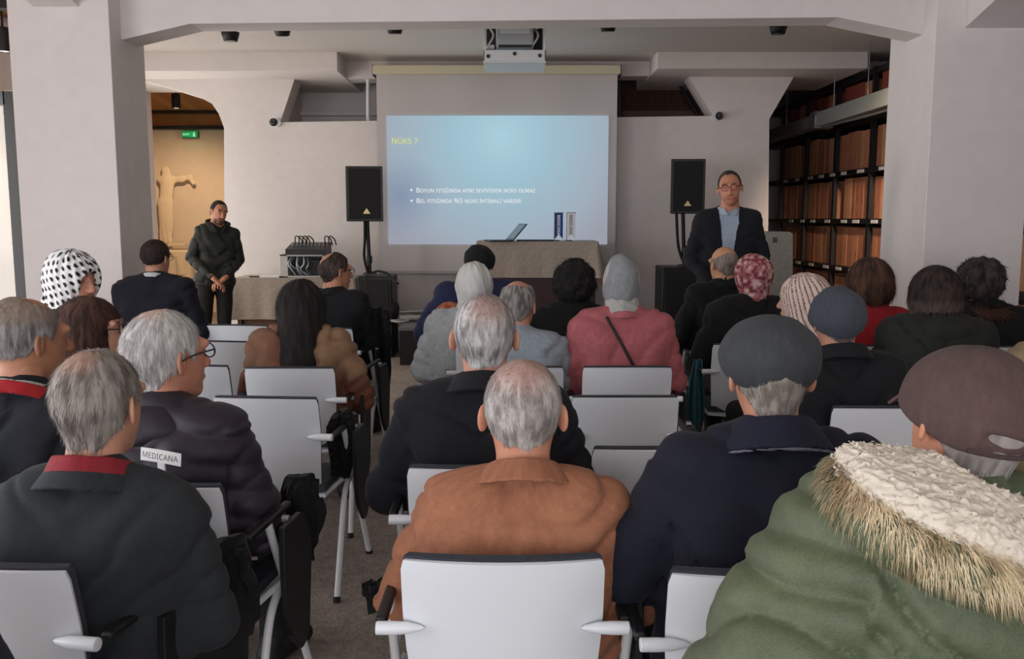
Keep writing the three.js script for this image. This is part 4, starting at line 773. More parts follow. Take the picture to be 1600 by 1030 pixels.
  const hip = [-0.088, 0.088], kn = standing ? hip.map((x) => [x * 1.1, 0.5 * sT, -0.02]) : hip.map((x) => [x * 1.5, 0.49, -0.40]), an = standing ? hip.map((x) => [x * 1.1, 0.09, 0.02]) : hip.map((x) => [x * 1.55, 0.09, -0.36]);
  const legs = (e) => [0, 1].flatMap((i) => [bone([hip[i], pY - 0.02, pz], kn[i], 0.078 + e, 0.056 + e), bone(kn[i], an[i], 0.054 + e, 0.037 + e)]);
  const feet = [0, 1].map((i) => bone([an[i][0], 0.045, an[i][2] + 0.04], [an[i][0] * 1.15, 0.035, an[i][2] - 0.17], 0.036, 0.03));
  const bl = legs(-0.01), bf = feet;
  const bodySkin = (x, y, z) => { let d = 9; for (const q of bt) d = smin(d, capd(x, y, z, q), 0.06); let e = 9; for (const q of ba) e = smin(e, capd(x, y, z, q), 0.02); d = smin(d, e, 0.03); e = 9; for (const q of bl) e = Math.min(e, capd(x, y, z, q)); for (const q of bf) e = smin(e, capd(x, y, z, q) + 0.008, 0.02); d = smin(d, e, 0.03); return smin(d, capd(x, y, z, bone([nk[0], nk[1] - 0.03, nk[2]], [hc[0], hc[1] - 0.06, hc[2] + 0.02], 0.054 * hs)), 0.03); };
  const hp = o.head ?? [0, 0, 0], HM = new THREE.Matrix4().makeTranslation(...hc).multiply(new THREE.Matrix4().makeRotationFromEuler(new THREE.Euler(R(hp[1]), -R(hp[0]), -R(hp[2]), 'YXZ'))).multiply(new THREE.Matrix4().makeScale(hs * (o.hw ?? 1), hs, hs));
  const hands = [0, 1].map((i) => { const d = V(wr[i][0] - el[i][0], wr[i][1] - el[i][1], wr[i][2] - el[i][2]).normalize(); const aim = (o.handDir ?? null) ? V(...o.handDir[i]) : d; const zA = aim.clone().negate().normalize(), xA = V(0, 1, 0).cross(zA); if (xA.lengthSq() < 0.01) xA.set(1, 0, 0); xA.normalize(); const yA = zA.clone().cross(xA); const m = new THREE.Matrix4().makeBasis(xA, yA, zA); m.setPosition(...wr[i]); return toGeo(i ? handGeo : handL, m); });
  const one = nets(bodySkin, [Math.min(lo[0], -0.25), -0.01, Math.min(lo[2], -0.62)], [Math.max(hi[0], 0.25), hc[1], Math.max(hi[2], 0.25)], 0.02, () => [1, 1, 1]);
  mesh('body', mergeFull([one, toGeo(headGeo(near || o.face ? 0.0038 : 0.0055, o.beard), HM), ...hands]), skinMat(o.skin ?? 0xb98568), g);
  // trousers and shoes
  const tl = legs(0.012);
  mesh('trousers', nets((x, y, z) => { let d = 9; for (const q of tl) d = Math.min(d, capd(x, y, z, q)); d += 0.01 * (noise(x * 12 + seed, y * 14, z * 12) - 0.5); d = smin(d, capd(x, y, z, bone([hip[0], pY - 0.015, pz], [hip[1], pY - 0.015, pz], 0.1)), 0.03); return smax(smax(d, y - pY - 0.03, 0.01), 0.085 - y, 0.005); }, [-0.28, 0.02, -0.58], [0.28, pY + 0.1, 0.22], 0.015), clothMat(o.trousers ?? 0x1d1e22), g);
  for (const i of [0, 1]) mesh('shoe', nets((x, y, z) => { let d = capd(x, y, z, feet[i]) - 0.006; const q = an[i]; d = smin(d, capd(x, y, z, bone([q[0], 0.05, q[2] + 0.02], [q[0], 0.1, q[2] + 0.01], 0.045, 0.043)), 0.02); return smax(d, 0.002 - y, 0.004); }, [an[i][0] - 0.1, -0.015, an[i][2] - 0.28], [an[i][0] + 0.1, 0.17, an[i][2] + 0.14], 0.011), M.black, g);
  // collar ring
  for (const c of [o.collar].flat().filter(Boolean)) {
    const r = c.r ?? 0.068, h = c.h ?? 0.05, th = c.th ?? 0.006, off = c.off ?? 0, fl = c.flare ?? 0.18, lean = c.lean ?? 0.25;
    const cg = nets((x, y, z) => { const Y = y - nk[1] - off + (z - nk[2]) * -lean, X = x - nk[0] - (c.dx ?? 0) , Z = z - nk[2] + 0.012 - (c.dz ?? 0), q = Math.hypot(X, Z * 0.95) - (r + b * 0.3 - fl * Y * 0.5 + (c.fold ?? 0) * Math.sin(Math.atan2(X, Z) * 5)); let d = Math.max(Math.abs(q) - th, Math.abs(Y) - h / 2) + 0.003 * (noise(x * 30, y * 30, z * 30) - 0.5); if (c.gap) d = Math.max(d, -(Math.max(Math.abs(X) - c.gap * clamp(0.6 + Y * 14, 0.25, 1.5), Z))); return d; },
      [nk[0] - 0.16, nk[1] + off - h - 0.08, nk[2] - 0.17], [nk[0] + 0.16, nk[1] + off + h + 0.06, nk[2] + 0.16], near ? 0.0055 : 0.008);
    mesh('collar', cg, clothMat(c.color, c.rough ?? 0.9), ct);
  }
  if (o.hood) { const c = [nk[0] + (o.hood.dx ?? 0), nk[1] - 0.035, nk[2] + 0.075], r = o.hood.r ?? [0.13, 0.075, 0.075]; mesh('hood', nets((x, y, z) => { let d = ell(x, y, z, c, r); d = smin(d, Math.hypot(Math.hypot(x - nk[0], (z - nk[2]) * 0.9) - 0.085, (y - nk[1] - 0.005) * 0.9) - 0.026, 0.03); return d + 0.012 * (noise(x * 16 + seed, y * 22, z * 16) - 0.5); }, [c[0] - 0.2, c[1] - 0.14, c[2] - 0.25], [c[0] + 0.2, c[1] + 0.14, c[2] + 0.13], near ? 0.009 : 0.012), o.hood.color ? clothMat(o.hood.color, o.rough ?? 0.92) : cm, ct); }
  // hair
  const H = o.hair, inv = HM.clone().invert();
  if (H) {
    const c0 = hex(H.c[0]), c1 = hex(H.c[1] ?? H.c[0]), hcell = near ? 0.0042 : 0.0065, th = (H.th ?? 0.007);
    const colF = (x, y, z) => { const a = Math.atan2(x, z), n = noise(a * 14 + seed, y * 40, z * 20 + x * 20) * 0.6 + noise(x * 30, y * 30 + seed, z * 30) * 0.4; let c = mix3(c0, c1, sstep(0.25, 0.75, n)); if (H.napeC) c = mix3(c, hex(H.napeC), sstep(-0.01, -0.06, y)); if (H.topC) c = mix3(c, hex(H.topC), sstep(0.03, 0.09, y)); if (H.scalp) c = mix3(c, hex(H.scalp[4]), 0.85 * sstep(H.scalp[3], H.scalp[3] * 0.35, Math.hypot(x - H.scalp[0], y - H.scalp[1], z - H.scalp[2]) + 0.02 * (n - 0.5))); return c; };
    let f, blo = [-0.15, -0.17, -0.17], bhi = [0.15, 0.17, 0.19];
    const fr = H.front ?? 0.07, fz = H.fz ?? -0.06, line = (z) => z < fz ? fr : z < -0.02 ? lerp(fr, 0.0, (z - fz) / (-0.02 - fz)) : z < 0.0 ? lerp(0.0, 0.028, (z + 0.02) / 0.02) : z < 0.035 ? lerp(0.028, -0.03, z / 0.035) : lerp(-0.03, H.nape ?? -0.068, sstep(0.035, 0.075, z));
    if (H.style === 'short') f = (x, y, z) => {
      let t = th; if (H.bald) { const bd = Math.hypot(x - (H.bald[3] ?? 0), y - H.bald[0], z - H.bald[1]); t = lerp(-0.008, th, sstep(H.bald[2] * 0.75, H.bald[2] * 1.15, bd)); }
      t *= 0.75 + 0.5 * noise(Math.atan2(x, z) * 9 + seed, y * 25, z * 25); t *= sstep((H.nape ?? -0.068) - 0.005, (H.nape ?? -0.068) + 0.05, y) * 0.75 + 0.25;
      const d = headBase(x, y, z) - t; return smax(d, (line(z) - y + 0.012 * (noise(x * 70 + seed, z * 50, 2) - 0.5)) * 0.8, 0.004); };
    else if (H.style === 'bob') f = (x, y, z) => { const a = Math.atan2(x, z); let d = ell(x, y, z, [0, 0.0, 0.02], [H.w ?? 0.1, H.h ?? 0.128, H.l ?? 0.118]); d = smin(d, ell(x, y, z, [0, -0.05, 0.03], [(H.w ?? 0.1) * 1.02, 0.08, 0.1]), 0.03); d += 0.006 * (noise(a * 8 + seed, y * 7, 3) - 0.5) + 0.004 * (noise(a * 26 + seed, y * 12, 1) - 0.5); d = smax(d, (H.bot ?? -0.105) - y, 0.012); return smax(d, -(z + 0.075 - Math.abs(x) * 0.25 + Math.max(0, y - 0.03) * 2), 0.012); };
    else if (H.style === 'long') { blo = [-0.2, -0.42, -0.17]; bhi = [0.2, 0.17, 0.26]; const lb = bone([0, 0.0, 0.04], [-0.01, -0.3, 0.15], 0.094, 0.085), l2 = bone([0, -0.02, 0.03], [0.04, -0.24, 0.125], 0.1, 0.09); f = (x, y, z) => { const a = Math.atan2(x, z); let d = ell(x, y, z, [0, 0.012, 0.015], [0.096, 0.112, 0.115]); d = smin(d, capd(x, y, z, lb), 0.05); d = smin(d, capd(x, y, z, l2), 0.05); d += 0.012 * (noise(a * 7 + seed, y * 9, 3) - 0.5) + 0.006 * (noise(a * 22, y * 8, seed) - 0.5); return smax(d, -(z + 0.06 - Math.abs(x) * 0.3 + Math.max(0, y - 0.03) * 2), 0.012); }; }
    else f = (x, y, z) => { let d = ell(x, y, z, [0, 0.014, 0.022], [H.w ?? 0.106, H.h ?? 0.115, H.l ?? 0.115]); d += 0.022 * (noise(x * 38 + seed, y * 38, z * 38) - 0.5) + 0.01 * (noise(x * 80, y * 80, z * 80 + seed) - 0.5); d = smax(d, (H.bot ?? -0.08) - y + (noise(x * 40, 1, z * 40) - 0.5) * 0.03, 0.01); return smax(d, -(z + 0.07 + Math.max(0, y - 0.03) * 2), 0.012); };
    const f0 = f; if (o.cap) f = (x, y, z) => smax(f0(x, y, z), y - (o.cap.hairTop ?? 0.02), 0.004);
    const hg = nets(f, blo, bhi, hcell, colF);
    const n = H.n ?? (near ? 5200 : o.d < 4.7 ? 1500 : 900), crown = V(0, 0.1, 0.02), tmp = V(0, 0, 0), tmp2 = V(0, 0, 0), cl = H.curl ?? 0;
    const stGeo = strands(hg, n, { flow: (q) => tmp.copy(q).sub(crown).add(tmp2.set(cl * (noise(q.x * 40, q.y * 40, q.z * 40) - 0.5), -0.05, cl * (noise(q.z * 40, q.x * 40, q.y * 40) - 0.5))), out: H.out ?? 0.2, wild: H.wild ?? 0.16, len: H.len ?? 0.014, w: near ? 0.0007 : 0.0012, droop: 0.12, mask: (q) => (headBase(q.x, q.y, q.z) > 0.001 ? 1 : 0) * (o.cap && q.y > (o.cap.strandTop ?? 0.01) ? 0 : 1) * (H.scalp && Math.hypot(q.x - H.scalp[0], q.y - H.scalp[1], q.z - H.scalp[2]) < H.scalp[3] * 0.6 ? 0.3 : 1), color: (q) => { const c = colF(q.x, q.y, q.z), m = rr(0.72, 1.3); return [Math.min(1, c[0] * m), Math.min(1, c[1] * m), Math.min(1, c[2] * m)]; } });
    const hm = mesh('hair', hg.applyMatrix4(HM), hairMat, g);
    const st = mesh('hair_strands', stGeo.applyMatrix4(HM), hairMat, hm); st.userData.kind = 'stuff';
  }
  if (o.cap) {
    const k = o.cap, hcell = near ? 0.0045 : 0.006, e = k.r ?? [0.1, 0.08, 0.118], c = k.c ?? [0, 0.045, 0.0], s = k.slope ?? 0.3, e0 = k.edge ?? 0.0;
    const cf = (x, y, z) => { let d = ell(x, y, z, c, e); if (k.flat) d = smax(d, (y - k.flat) , 0.03); d += (k.rough ?? 0.003) * (noise(x * 24 + seed, y * 24, z * 24) - 0.5) * 2; if (k.rib) d += 0.0018 * Math.sin(Math.atan2(x, z) * 60); d = smax(d, e0 - s * z - y, 0.008); if (k.seam) { d += 0.0012 * Math.exp(-((x / 0.0025) ** 2)) * sstep(-0.02, 0.02, y); } if (k.slot) d = smax(d, -capd(x, y, z, bone([-0.034, e0 - s * 0.1 + 0.042, 0.116], [0.03, e0 - s * 0.1 + 0.036, 0.116], 0.0115, 0.01)), 0.003); return d; };
    const cg = nets(cf, [-0.15, -0.1, -0.17], [0.15, 0.17, 0.17], hcell);
    const hat = mesh(k.name, cg.applyMatrix4(HM), clothMat(k.color, 0.95), g);
    if (k.slot) mesh('cap_strap', tube([-0.045, -0.02, 0.01, 0.035, 0.05].map((X) => { const Y = e0 - s * 0.1 + 0.018; return [X, Y, backZ((x, y, z) => ell(x, y, z, c, e), X, Y, 0.2)]; }), 0.0055, 16, 8).applyMatrix4(HM), clothMat(k.color, 0.95), hat);
    if (k.brim) mesh('brim', slab((u, v) => [u * 0.075, 0.03 - 0.012 * u * u - v * 0.02, -0.085 - v * 0.06 * (1 - 0.5 * u * u)], 12, 8, 0.005).applyMatrix4(HM), clothMat(k.color, 0.95), hat);
  }
  if (o.scarf) {
    const k = o.scarf, hcell = o.d < 4.6 ? 0.0048 : 0.006, e = k.r ?? [0.09, 0.107, 0.115], tail = bone([0, -0.03, 0.01], [0, -0.17, 0.05], 0.074, k.tail ?? 0.1), cape = k.cape;
    const invS = 1;
    const f = (x, y, z) => { let d = ell(x, y, z, k.c ?? [0, 0.018, 0.012], e); d = smin(d, capd(x, y, z, tail), 0.05); if (k.knot) d = smin(d, ell(x, y, z, [0, -0.02, 0.09], [0.06, 0.05, 0.05]), 0.03); const a = Math.atan2(x, z);
      d += (k.fold ?? 0.005) * (noise(a * 5 + seed, y * 14 + a * 3, z * 10) - 0.5) * 2 + 0.002 * Math.sin(y * 120 + a * 9 + 6 * noise(x * 20, y * 20, z * 20)) * sstep(-0.02, -0.08, y);
      d = smax(d, -ell(x, y, z, [0, -0.024, -0.125], [0.062 * (k.face ?? 1), 0.088 * (k.face ?? 1), 0.075]), 0.012); return smax(d, (k.bot ?? -0.19) - y, 0.01); };
    mesh('headscarf', nets(f, [-0.17, -0.24, -0.17], [0.17, 0.17, 0.19], hcell, k.pattern).applyMatrix4(HM), clothVC, g);
  }
  if (o.glasses) {
    const c = std(o.glasses, 0.35), G = [];
    for (const s of [-1, 1]) G.push(new THREE.TorusGeometry(0.023, 0.0022, 6, 24).scale(1.1, 0.85, 1).translate(s * 0.031, 0.004, -0.101), tube([[s * 0.056, 0.008, -0.1], [s * 0.074, 0.01, -0.06], [s * 0.085, 0.008, -0.01], [s * 0.086, 0.0, 0.018]], 0.0024, 14, 6));
    G.push(rod([-0.008, 0.008, -0.102], [0.008, 0.008, -0.102], 0.0022, 6));
    const gl = mesh('glasses', join(G).applyMatrix4(HM), c, g);
  }
  if (o.chair !== 0 && !standing) { const cdx = o.cdx ?? 0, cdz = (o.cdz ?? 0) + Math.max(0, b - 0.018) * 1.3; chair(cx + cdx, cz + cdz, ry + R(o.cyaw ?? 0), 'white chair seating the ' + o.who); }
  return { g, coat, nk, sh, el, wr, HM, ct, sp, cm };
}
const backZ = (f, x, y, z0 = 0.5) => { for (let z = z0; z > -0.3; z -= 0.002) if (f(x, y, z) < 0) return z; return 0; };
{ // carved relief leaning on the back room wall
  const D = 14.6, stone = std(0xe3d2b4, 0.95, { bumpMap: plasterBump, bumpScale: 0.006 });
  const p = at(266, 380, D), g = thing('stone_relief', 'pale carved stone relief figure with outstretched arm on back room wall', 'relief', [p.x, p.y, p.z]);
  const RB = [];
  const q = (px, py, dz = 0.02) => { const a = at(px, py, D); return [a.x - p.x, a.y - p.y, dz]; };
  const sq = (g) => g.scale(1, 1, 0.42);
  for (const [a, b2, r0, r1] of [[[262, 284], [259, 318], 0.12, 0.1], [[259, 318], [262, 374], 0.11, 0.1], [[257, 318], [256, 374], 0.1, 0.07], [[259, 266], [260, 269], 0.075, 0.07], [[260, 274], [262, 284], 0.06, 0.07], [[263, 282], [285, 279], 0.06, 0.045], [[285, 279], [296, 276], 0.045, 0.04], [[296, 276], [302, 286], 0.04, 0.035], [[262, 283], [250, 281], 0.06, 0.05]]) { const A = q(...a, 0), B = q(...b2, 0); RB.push(bone(A, B, r0, r1)); }
  mesh('figure_body', nets((x, y, z) => { let d = 9; for (const k of RB) d = smin(d, capd(x, y, z * 2.2, k), 0.05); return (d + 0.02 * Math.abs(Math.sin(x * 42 + y * 3)) * sstep(0.35, 0.1, y) + 0.02 * (noise(x * 9, y * 9, z * 9) - 0.5)) * 0.6; }, [-0.45, -0.1, -0.03], [0.55, 1.35, 0.14], 0.013), stone, g);
  mesh('ledge', rbox(q(248, 0)[0], q(276, 0)[0], -0.05, 0.0, -0.02, 0.12, 0.01), stone, g);
  const h = at(278, 438, D), b = thing('stone_plinth', 'pale carved stone block standing below relief figure', 'plinth', [h.x, 0, -D + 0.1]);
  mesh('block', rbox(-0.4, 0.4, 0.0, h.y, -0.12, 0.15, 0.03, 3), stone, b);
  mesh('carved_panel', [rbox(-0.3, 0.28, h.y + 0.02, h.y + 0.5, -0.1, 0.08, 0.05, 3), sq(rod([-0.15, h.y + 0.1, 0.2], [-0.12, h.y + 0.42, 0.2], 0.07, 12)), sq(rod([0.12, h.y + 0.1, 0.2], [0.1, h.y + 0.4, 0.2], 0.06, 12))], stone, b);
}

// ---------------------------------------------------------------- the audience, nearest row first
const SK = 0xc08a6c, GREY = [0x8f8b86, 0xcfcbc6];
// orange shirt, centre front
const p1 = person({ px: 817, py: 560, d: 2.08, label: 'grey-haired man in rust orange shirt seen from behind, front centre', who: 'man in the orange shirt', coat: 0xb57858, coatName: 'shirt', fold: 0.008, skin: 0xc98a6c, hs: 1.08, hw: 1.06, belly: 0.03, wd: 1.12, sw: 0.175, bulk: 0.02, eL: [-0.125, -0.23, -0.02], eR: [0.1, -0.22, -0.02], hem: 0.02, trousers: 0x17181c,
  hair: { style: 'short', c: [0x8d8782, 0xc9c3bd], th: 0.005, scalp: [0, 0.1, 0.05, 0.085, 0xb08a7c], nape: -0.058, len: 0.01, out: 0.3, n: 7500 }, collar: { color: 0xb27554, r: 0.094, h: 0.062, off: 0.012, flare: 1.7, th: 0.008, lean: 0.45 }, cdx: -0.045 });
// cap and navy coat, right of him
person({ px: 1205, py: 488, d: 2.02, up: 0.018, label: 'man in charcoal flat cap and dark navy coat', who: 'man in charcoal flat cap and navy coat', coat: 0x14172a, skin: 0xc58a6e, hs: 1.06, bulk: 0.032, wd: 1.1, sw: 0.18, eL: [-0.16, -0.24, 0.0], eR: [0.08, -0.26, -0.04], fold: 0.009, hx: 0.03,
  hair: { style: 'short', c: [0x857a70, 0xb3aaa0], th: 0.006, nape: -0.08, len: 0.011, n: 5000 }, cap: { name: 'flat_cap', color: 0x424548, r: [0.107, 0.09, 0.123], c: [0, 0.038, 0.0], edge: -0.012, slope: 0.3, seam: 1, brim: 1 }, collar: [{ color: 0x161a30, r: 0.1, h: 0.08, off: 0.008, flare: 1.4, th: 0.01, lean: 0.4 }, { color: 0x77798a, r: 0.135, h: 0.006, off: -0.036, flare: 0.5, th: 0.006, lean: 0.4 }], cdx: -0.03 });
// charcoal blazer, left
person({ px: 152, py: 545, d: 2.05, label: 'grey-haired man in charcoal blazer with red collar, front left', who: 'man in the charcoal blazer', coat: 0x2c3236, fold: 0.006, yaw: 4, skin: 0xcf987c, hs: 1.08, hw: 1.03, bulk: 0.022, wd: 1.1, sw: 0.185, eL: [-0.07, -0.27, -0.02], eR: [0.07, -0.27, -0.03], head: [4, 0, 0],
  hair: { style: 'short', c: [0x6d655e, 0xaaa298], th: 0.007, scalp: [-0.005, 0.1, 0.055, 0.055, 0xa88472], nape: -0.08, len: 0.018, out: 0.22, wild: 0.25, n: 8000 }, neck: 0.262, shd: 0.09, collar: [{ color: 0xa02430, r: 0.083, h: 0.05, off: 0.016, flare: 1.0, rough: 0.8, th: 0.009, lean: 0.4 }, { color: 0x2f363a, r: 0.104, h: 0.05, off: -0.018, flare: 1.4, th: 0.009, lean: 0.4 }], cdx: -0.10, cyaw: -6 });
// green parka with fur hood, right edge
const p2 = person({ px: 1520, py: 535, d: 1.46, up: 0.014, label: 'man in brown cap and olive green parka with fur-trimmed hood', who: 'man in the green parka', coat: 0x5f6a4c, rough: 0.6, coatName: 'parka', soft: 1, fold: 0.013, skin: 0xc98a6c, hs: 1.04, bulk: 0.058, wd: 1.18, sw: 0.21, hx: 0.02, eL: [-0.17, -0.25, 0.06], armb: 0.022, eR: [0.1, -0.27, 0.0], tilt: -0.01, head: [-4, 0, 9],
  hair: { style: 'short', c: [0x6c6460, 0x9a928c], th: 0.007, nape: -0.085, len: 0.012, n: 5000 }, cap: { name: 'baseball_cap', color: 0x5e4944, r: [0.103, 0.098, 0.122], c: [0, 0.028, 0.0], edge: -0.012, slope: 0.34, slot: 1, strandTop: -0.055, rough: 0.0035, brim: 1, seam: 1 }, chair: 1 });
{ // hood lying on the back: sherpa lining, fur trim
  const { g, nk, HM, ct } = p2;
  const W = (px, py, d) => { const p = at(px, py, d); p.sub(g.position).applyAxisAngle(V(0, 1, 0), -g.rotation.y); return p; };
  const curve = [[1312, 735, 1.40], [1335, 775, 1.31], [1385, 815, 1.255], [1440, 845, 1.225], [1500, 868, 1.21], [1560, 893, 1.21], [1640, 915, 1.23], [1720, 890, 1.3], [1760, 830, 1.4]].map((q) => W(...q));
  const cc = new THREE.CatmullRomCurve3(curve), pts = cc.getPoints(60);
  const lining = nets((x, y, z) => { let d = 9; for (let i = 0; i < pts.length - 1; i += 2) { const q = pts[i], c = [lerp(q.x, nk[0], 0.58), lerp(q.y, nk[1], 0.5) + 0.026, lerp(q.z, nk[2], 0.58) + 0.005]; d = smin(d, capd(x, y, z, bone([lerp(q.x, nk[0], 0.12), lerp(q.y, nk[1], 0.1) + 0.012, lerp(q.z, nk[2], 0.12)], c, 0.037, 0.040)), 0.02); } const n = noise(x * 150, y * 150, z * 150), n3 = noise(x * 60 + 9, y * 60, z * 60); return d - 0.010 * (Math.abs(2 * n - 1) - 0.3) - 0.006 * n3; }, [-0.4, nk[1] - 0.25, -0.15], [0.42, nk[1] + 0.2, 0.35], 0.0037);
  const hood = mesh('hood', nets((x, y, z) => { let d = 9; for (let i = 0; i < pts.length - 1; i += 2) { const q = pts[i]; d = smin(d, capd(x, y, z, bone([q.x, q.y - 0.015, q.z - 0.01], [lerp(q.x, nk[0], 0.5), lerp(q.y, nk[1], 0.5) - 0.055, lerp(q.z, nk[2], 0.5)], 0.032, 0.045)), 0.03); } return d + 0.01 * (noise(x * 18, y * 24, z * 18) - 0.5); }, [-0.42, nk[1] - 0.3, -0.15], [0.45, nk[1] + 0.1, 0.36], 0.009), p2.cm, ct);
  mesh('sherpa_lining', lining, std(0xd9cfbd, 0.97), hood);
  const fb = new THREE.TubeGeometry(cc, 90, 0.026, 12, false); let fg = mergeVertices(fb.deleteAttribute('uv'), 1e-5); fg.computeVertexNormals();
  const f0 = hex(0xa58d6a), f1 = hex(0xe0cda6); const fc = (q) => mix3(f0, f1, sstep(0.3, 0.75, noise(q.x * 45, q.y * 45, q.z * 45)));
  const fp = fg.attributes.position, cols = new Float32Array(fp.count * 3); for (let i = 0; i < fp.count; i++) cols.set(f0, 3 * i); fg.setAttribute('color', new THREE.BufferAttribute(cols, 3));
  const trim = mesh('fur_trim', fg, furMat, hood);
  const st = strands(fg, 15000, { flow: (q) => V(0.25 + 0.9 * (noise(q.x * 22, q.y * 22, q.z * 22) - 0.5), -0.9, 0.3 + 0.9 * (noise(q.z * 22, q.x * 22, 3) - 0.5)), out: 0.8, wild: 0.5, len: 0.031, w: 0.0009, droop: 0.5, color: (q) => { const m = rr(0.75, 1.25), c = fc(q); return [c[0] * m, c[1] * m, c[2] * m]; } });
  mesh('fur_strands', st, furMat, trim).userData.kind = 'stuff';
}
// shoulder at the bottom left corner
person({ px: -330, py: 600, d: 1.28, label: 'person in navy jacket, only a shoulder showing at bottom left corner', who: 'person at bottom left corner', coat: 0x1c2136, bulk: 0.03, wd: 1.1, sw: 0.19, eR: [0.14, -0.25, 0.02], hair: { style: 'short', c: [0x333333], n: 300 } });
// second row
person({ px: 40, py: 462, d: 2.72, label: 'grey-haired man in dark jacket with red collar at left edge', who: 'man with red collar at left edge', coat: 0x171b24, skin: 0xb07a5c, yaw: 6, head: [28, 0, 0], hs: 1.12, hw: 1.08, bulk: 0.03, sw: 0.19, hair: { style: 'short', c: [0x5d5a58, 0x9b9794], th: 0.008, bald: [0.1, -0.02, 0.05], nape: -0.04, len: 0.014, topC: 0x8a7a6c }, collar: [{ color: 0xb8252c, r: 0.105, h: 0.045, off: -0.012, flare: 0.8, lean: 0.5 }, { color: 0xcfcfc8, r: 0.08, h: 0.03, off: 0.012, flare: 0.5, lean: 0.4 }], cdx: -0.15 });
person({ px: 258, py: 484, d: 2.66, label: 'white-haired man with glasses in plum padded coat', who: 'man in plum padded coat', coat: 0x2e2633, rough: 0.6, coatName: 'padded_coat', fold: 0.006, quilt: 0.075, skin: 0xc98a70, yaw: 14, head: [22, 3, 0], hs: 1.16, hw: 1.08, bulk: 0.045, wd: 1.15, sw: 0.195, hair: { style: 'short', c: [0xa8a5a1, 0xd8d5d0], th: 0.008, nape: -0.075, len: 0.017, n: 8000, scalp: [0, 0.11, 0.03, 0.05, 0xc0a090] }, glasses: 0x30302f, hood: { r: [0.15, 0.065, 0.085] }, eR: [0.09, -0.27, -0.05], cdx: 0.09, cdz: 0.03, cyaw: 8 });
person({ px: 757, py: 458, d: 2.78, label: 'grey crew-cut man in navy coat ahead of the orange shirt', who: 'crew-cut man in navy coat', coat: 0x12131c, skin: 0xc88c72, hs: 1.13, hw: 1.05, bulk: 0.03, wd: 1.1, sw: 0.19, eL: [-0.12, -0.26, -0.04], eR: [0.11, -0.26, -0.02], fold: 0.008, hair: { style: 'short', c: [0x8b8885, 0xd6d3cf], th: 0.006, scalp: [0.01, 0.085, 0.075, 0.075, 0x9f8478], nape: -0.075, len: 0.011, out: 0.3, n: 8000 }, collar: { color: 0x101118, r: 0.1, h: 0.07, off: 0.006, flare: 1.4, th: 0.01, lean: 0.4 } });
// third row
person({ px: 143, py: 457, d: 3.6, label: 'brown-haired woman with glasses and dark fur scarf', who: 'brown-haired woman with glasses', coat: 0x17161a, skin: 0xd6a184, yaw: 15, head: [66, 0, 0], hs: 1.14, up: 0.02, hair: { style: 'bob', c: [0x2e1c16, 0x54352a], w: 0.102, h: 0.122, bot: -0.085, n: 3000, len: 0.03 }, glasses: 0x1a1a1c, collar: { color: 0x1c1a1c, r: 0.09, h: 0.07, off: 0.01, th: 0.02, fold: 0.006 }, eR: [0.07, -0.28, -0.05] });
person({ px: 1310, py: 447, d: 3.6, up: 0.014, label: 'man in slate grey beanie and black coat', who: 'man in slate grey beanie', coat: 0x101117, skin: 0xc08a70, hs: 1.1, bulk: 0.035, wd: 1.1, sw: 0.19, eL: [-0.09, -0.27, -0.03], eR: [0.1, -0.26, -0.03], hair: { style: 'short', c: [0x55504c, 0x8a8580], th: 0.006, n: 900 }, cap: { name: 'beanie', color: 0x4d535d, r: [0.1, 0.108, 0.118], c: [0, 0.022, 0.004], edge: -0.02, slope: 0.4, rough: 0.005 }, collar: { color: 0x101117, r: 0.1, h: 0.07, off: 0.016, flare: 1.2, th: 0.01, lean: 0.4 }, cdx: 0.1 });
person({ px: 1680, py: 440, d: 3.75, label: 'person in beige coat cut off by the right edge', who: 'person in beige coat at right edge', coat: 0xb09a78, bulk: 0.03, sw: 0.2, wd: 1.1, hx: 0.04, eL: [-0.12, -0.25, 0.0], hair: { style: 'short', c: [0x444444], n: 200 } });
// fourth row
const dots = (x, y, z) => { const a = Math.atan2(x, z), u = a * 3.6 + y * 6, v = y * 32 + a * 1.1, iu = Math.floor(u), odd = ((iu % 2) + 2) % 2, iv = v + odd * 0.5, fu = u - iu - 0.5, fv = iv - Math.floor(iv) - 0.5, s = 2.4; return Math.hypot(fu * 1.0, fv * 1.05) < 0.31 ? hex(0x16161a) : hex(0xe6e5e2); };
person({ px: 112, py: 391, d: 4.4, up: 0.012, label: 'woman in white headscarf with black polka dots', who: 'woman in polka dot headscarf', coat: 0x2a2a30, skin: 0xb88068, yaw: 35, head: [78, -3, 0], hs: 1.16, scarf: { r: [0.1, 0.115, 0.125], tail: 0.12, bot: -0.22, fold: 0.007, face: 0.8, pattern: dots } });
const p12 = person({ px: 472, py: 435, d: 4.5, up: 0.012, label: 'woman with long dark hair in brown and tan coat', who: 'long-haired woman in brown coat', coat: 0x6e5042, coatColor: (x, y, z) => { const n = noise(x * 14, y * 14, z * 14) * 0.6 + noise(x * 40, y * 40, z * 40) * 0.4; const tan = sstep(0.06, 0.14, Math.abs(x + 0.01) + 0.06 * (n - 0.5)) * sstep(0.72, 0.8, y + 0.08 * (n - 0.5)) * (x > 0 ? 1 : 0.45); return mix3(mix3(hex(0x5a3528), hex(0x7d4c39), n), mix3(hex(0x7d6048), hex(0xa88a68), n), tan * 0.75); }, skin: 0xc99880, hs: 1.04, bulk: 0.04, wd: 1.05, sw: 0.175, fold: 0.012, eR: [0.12, -0.26, 0.0], eL: [-0.08, -0.27, -0.02], head: [8, 0, -4], hair: { style: 'long', c: [0x120e0e, 0x241a18], n: 2600, len: 0.06, out: 0.1 } });
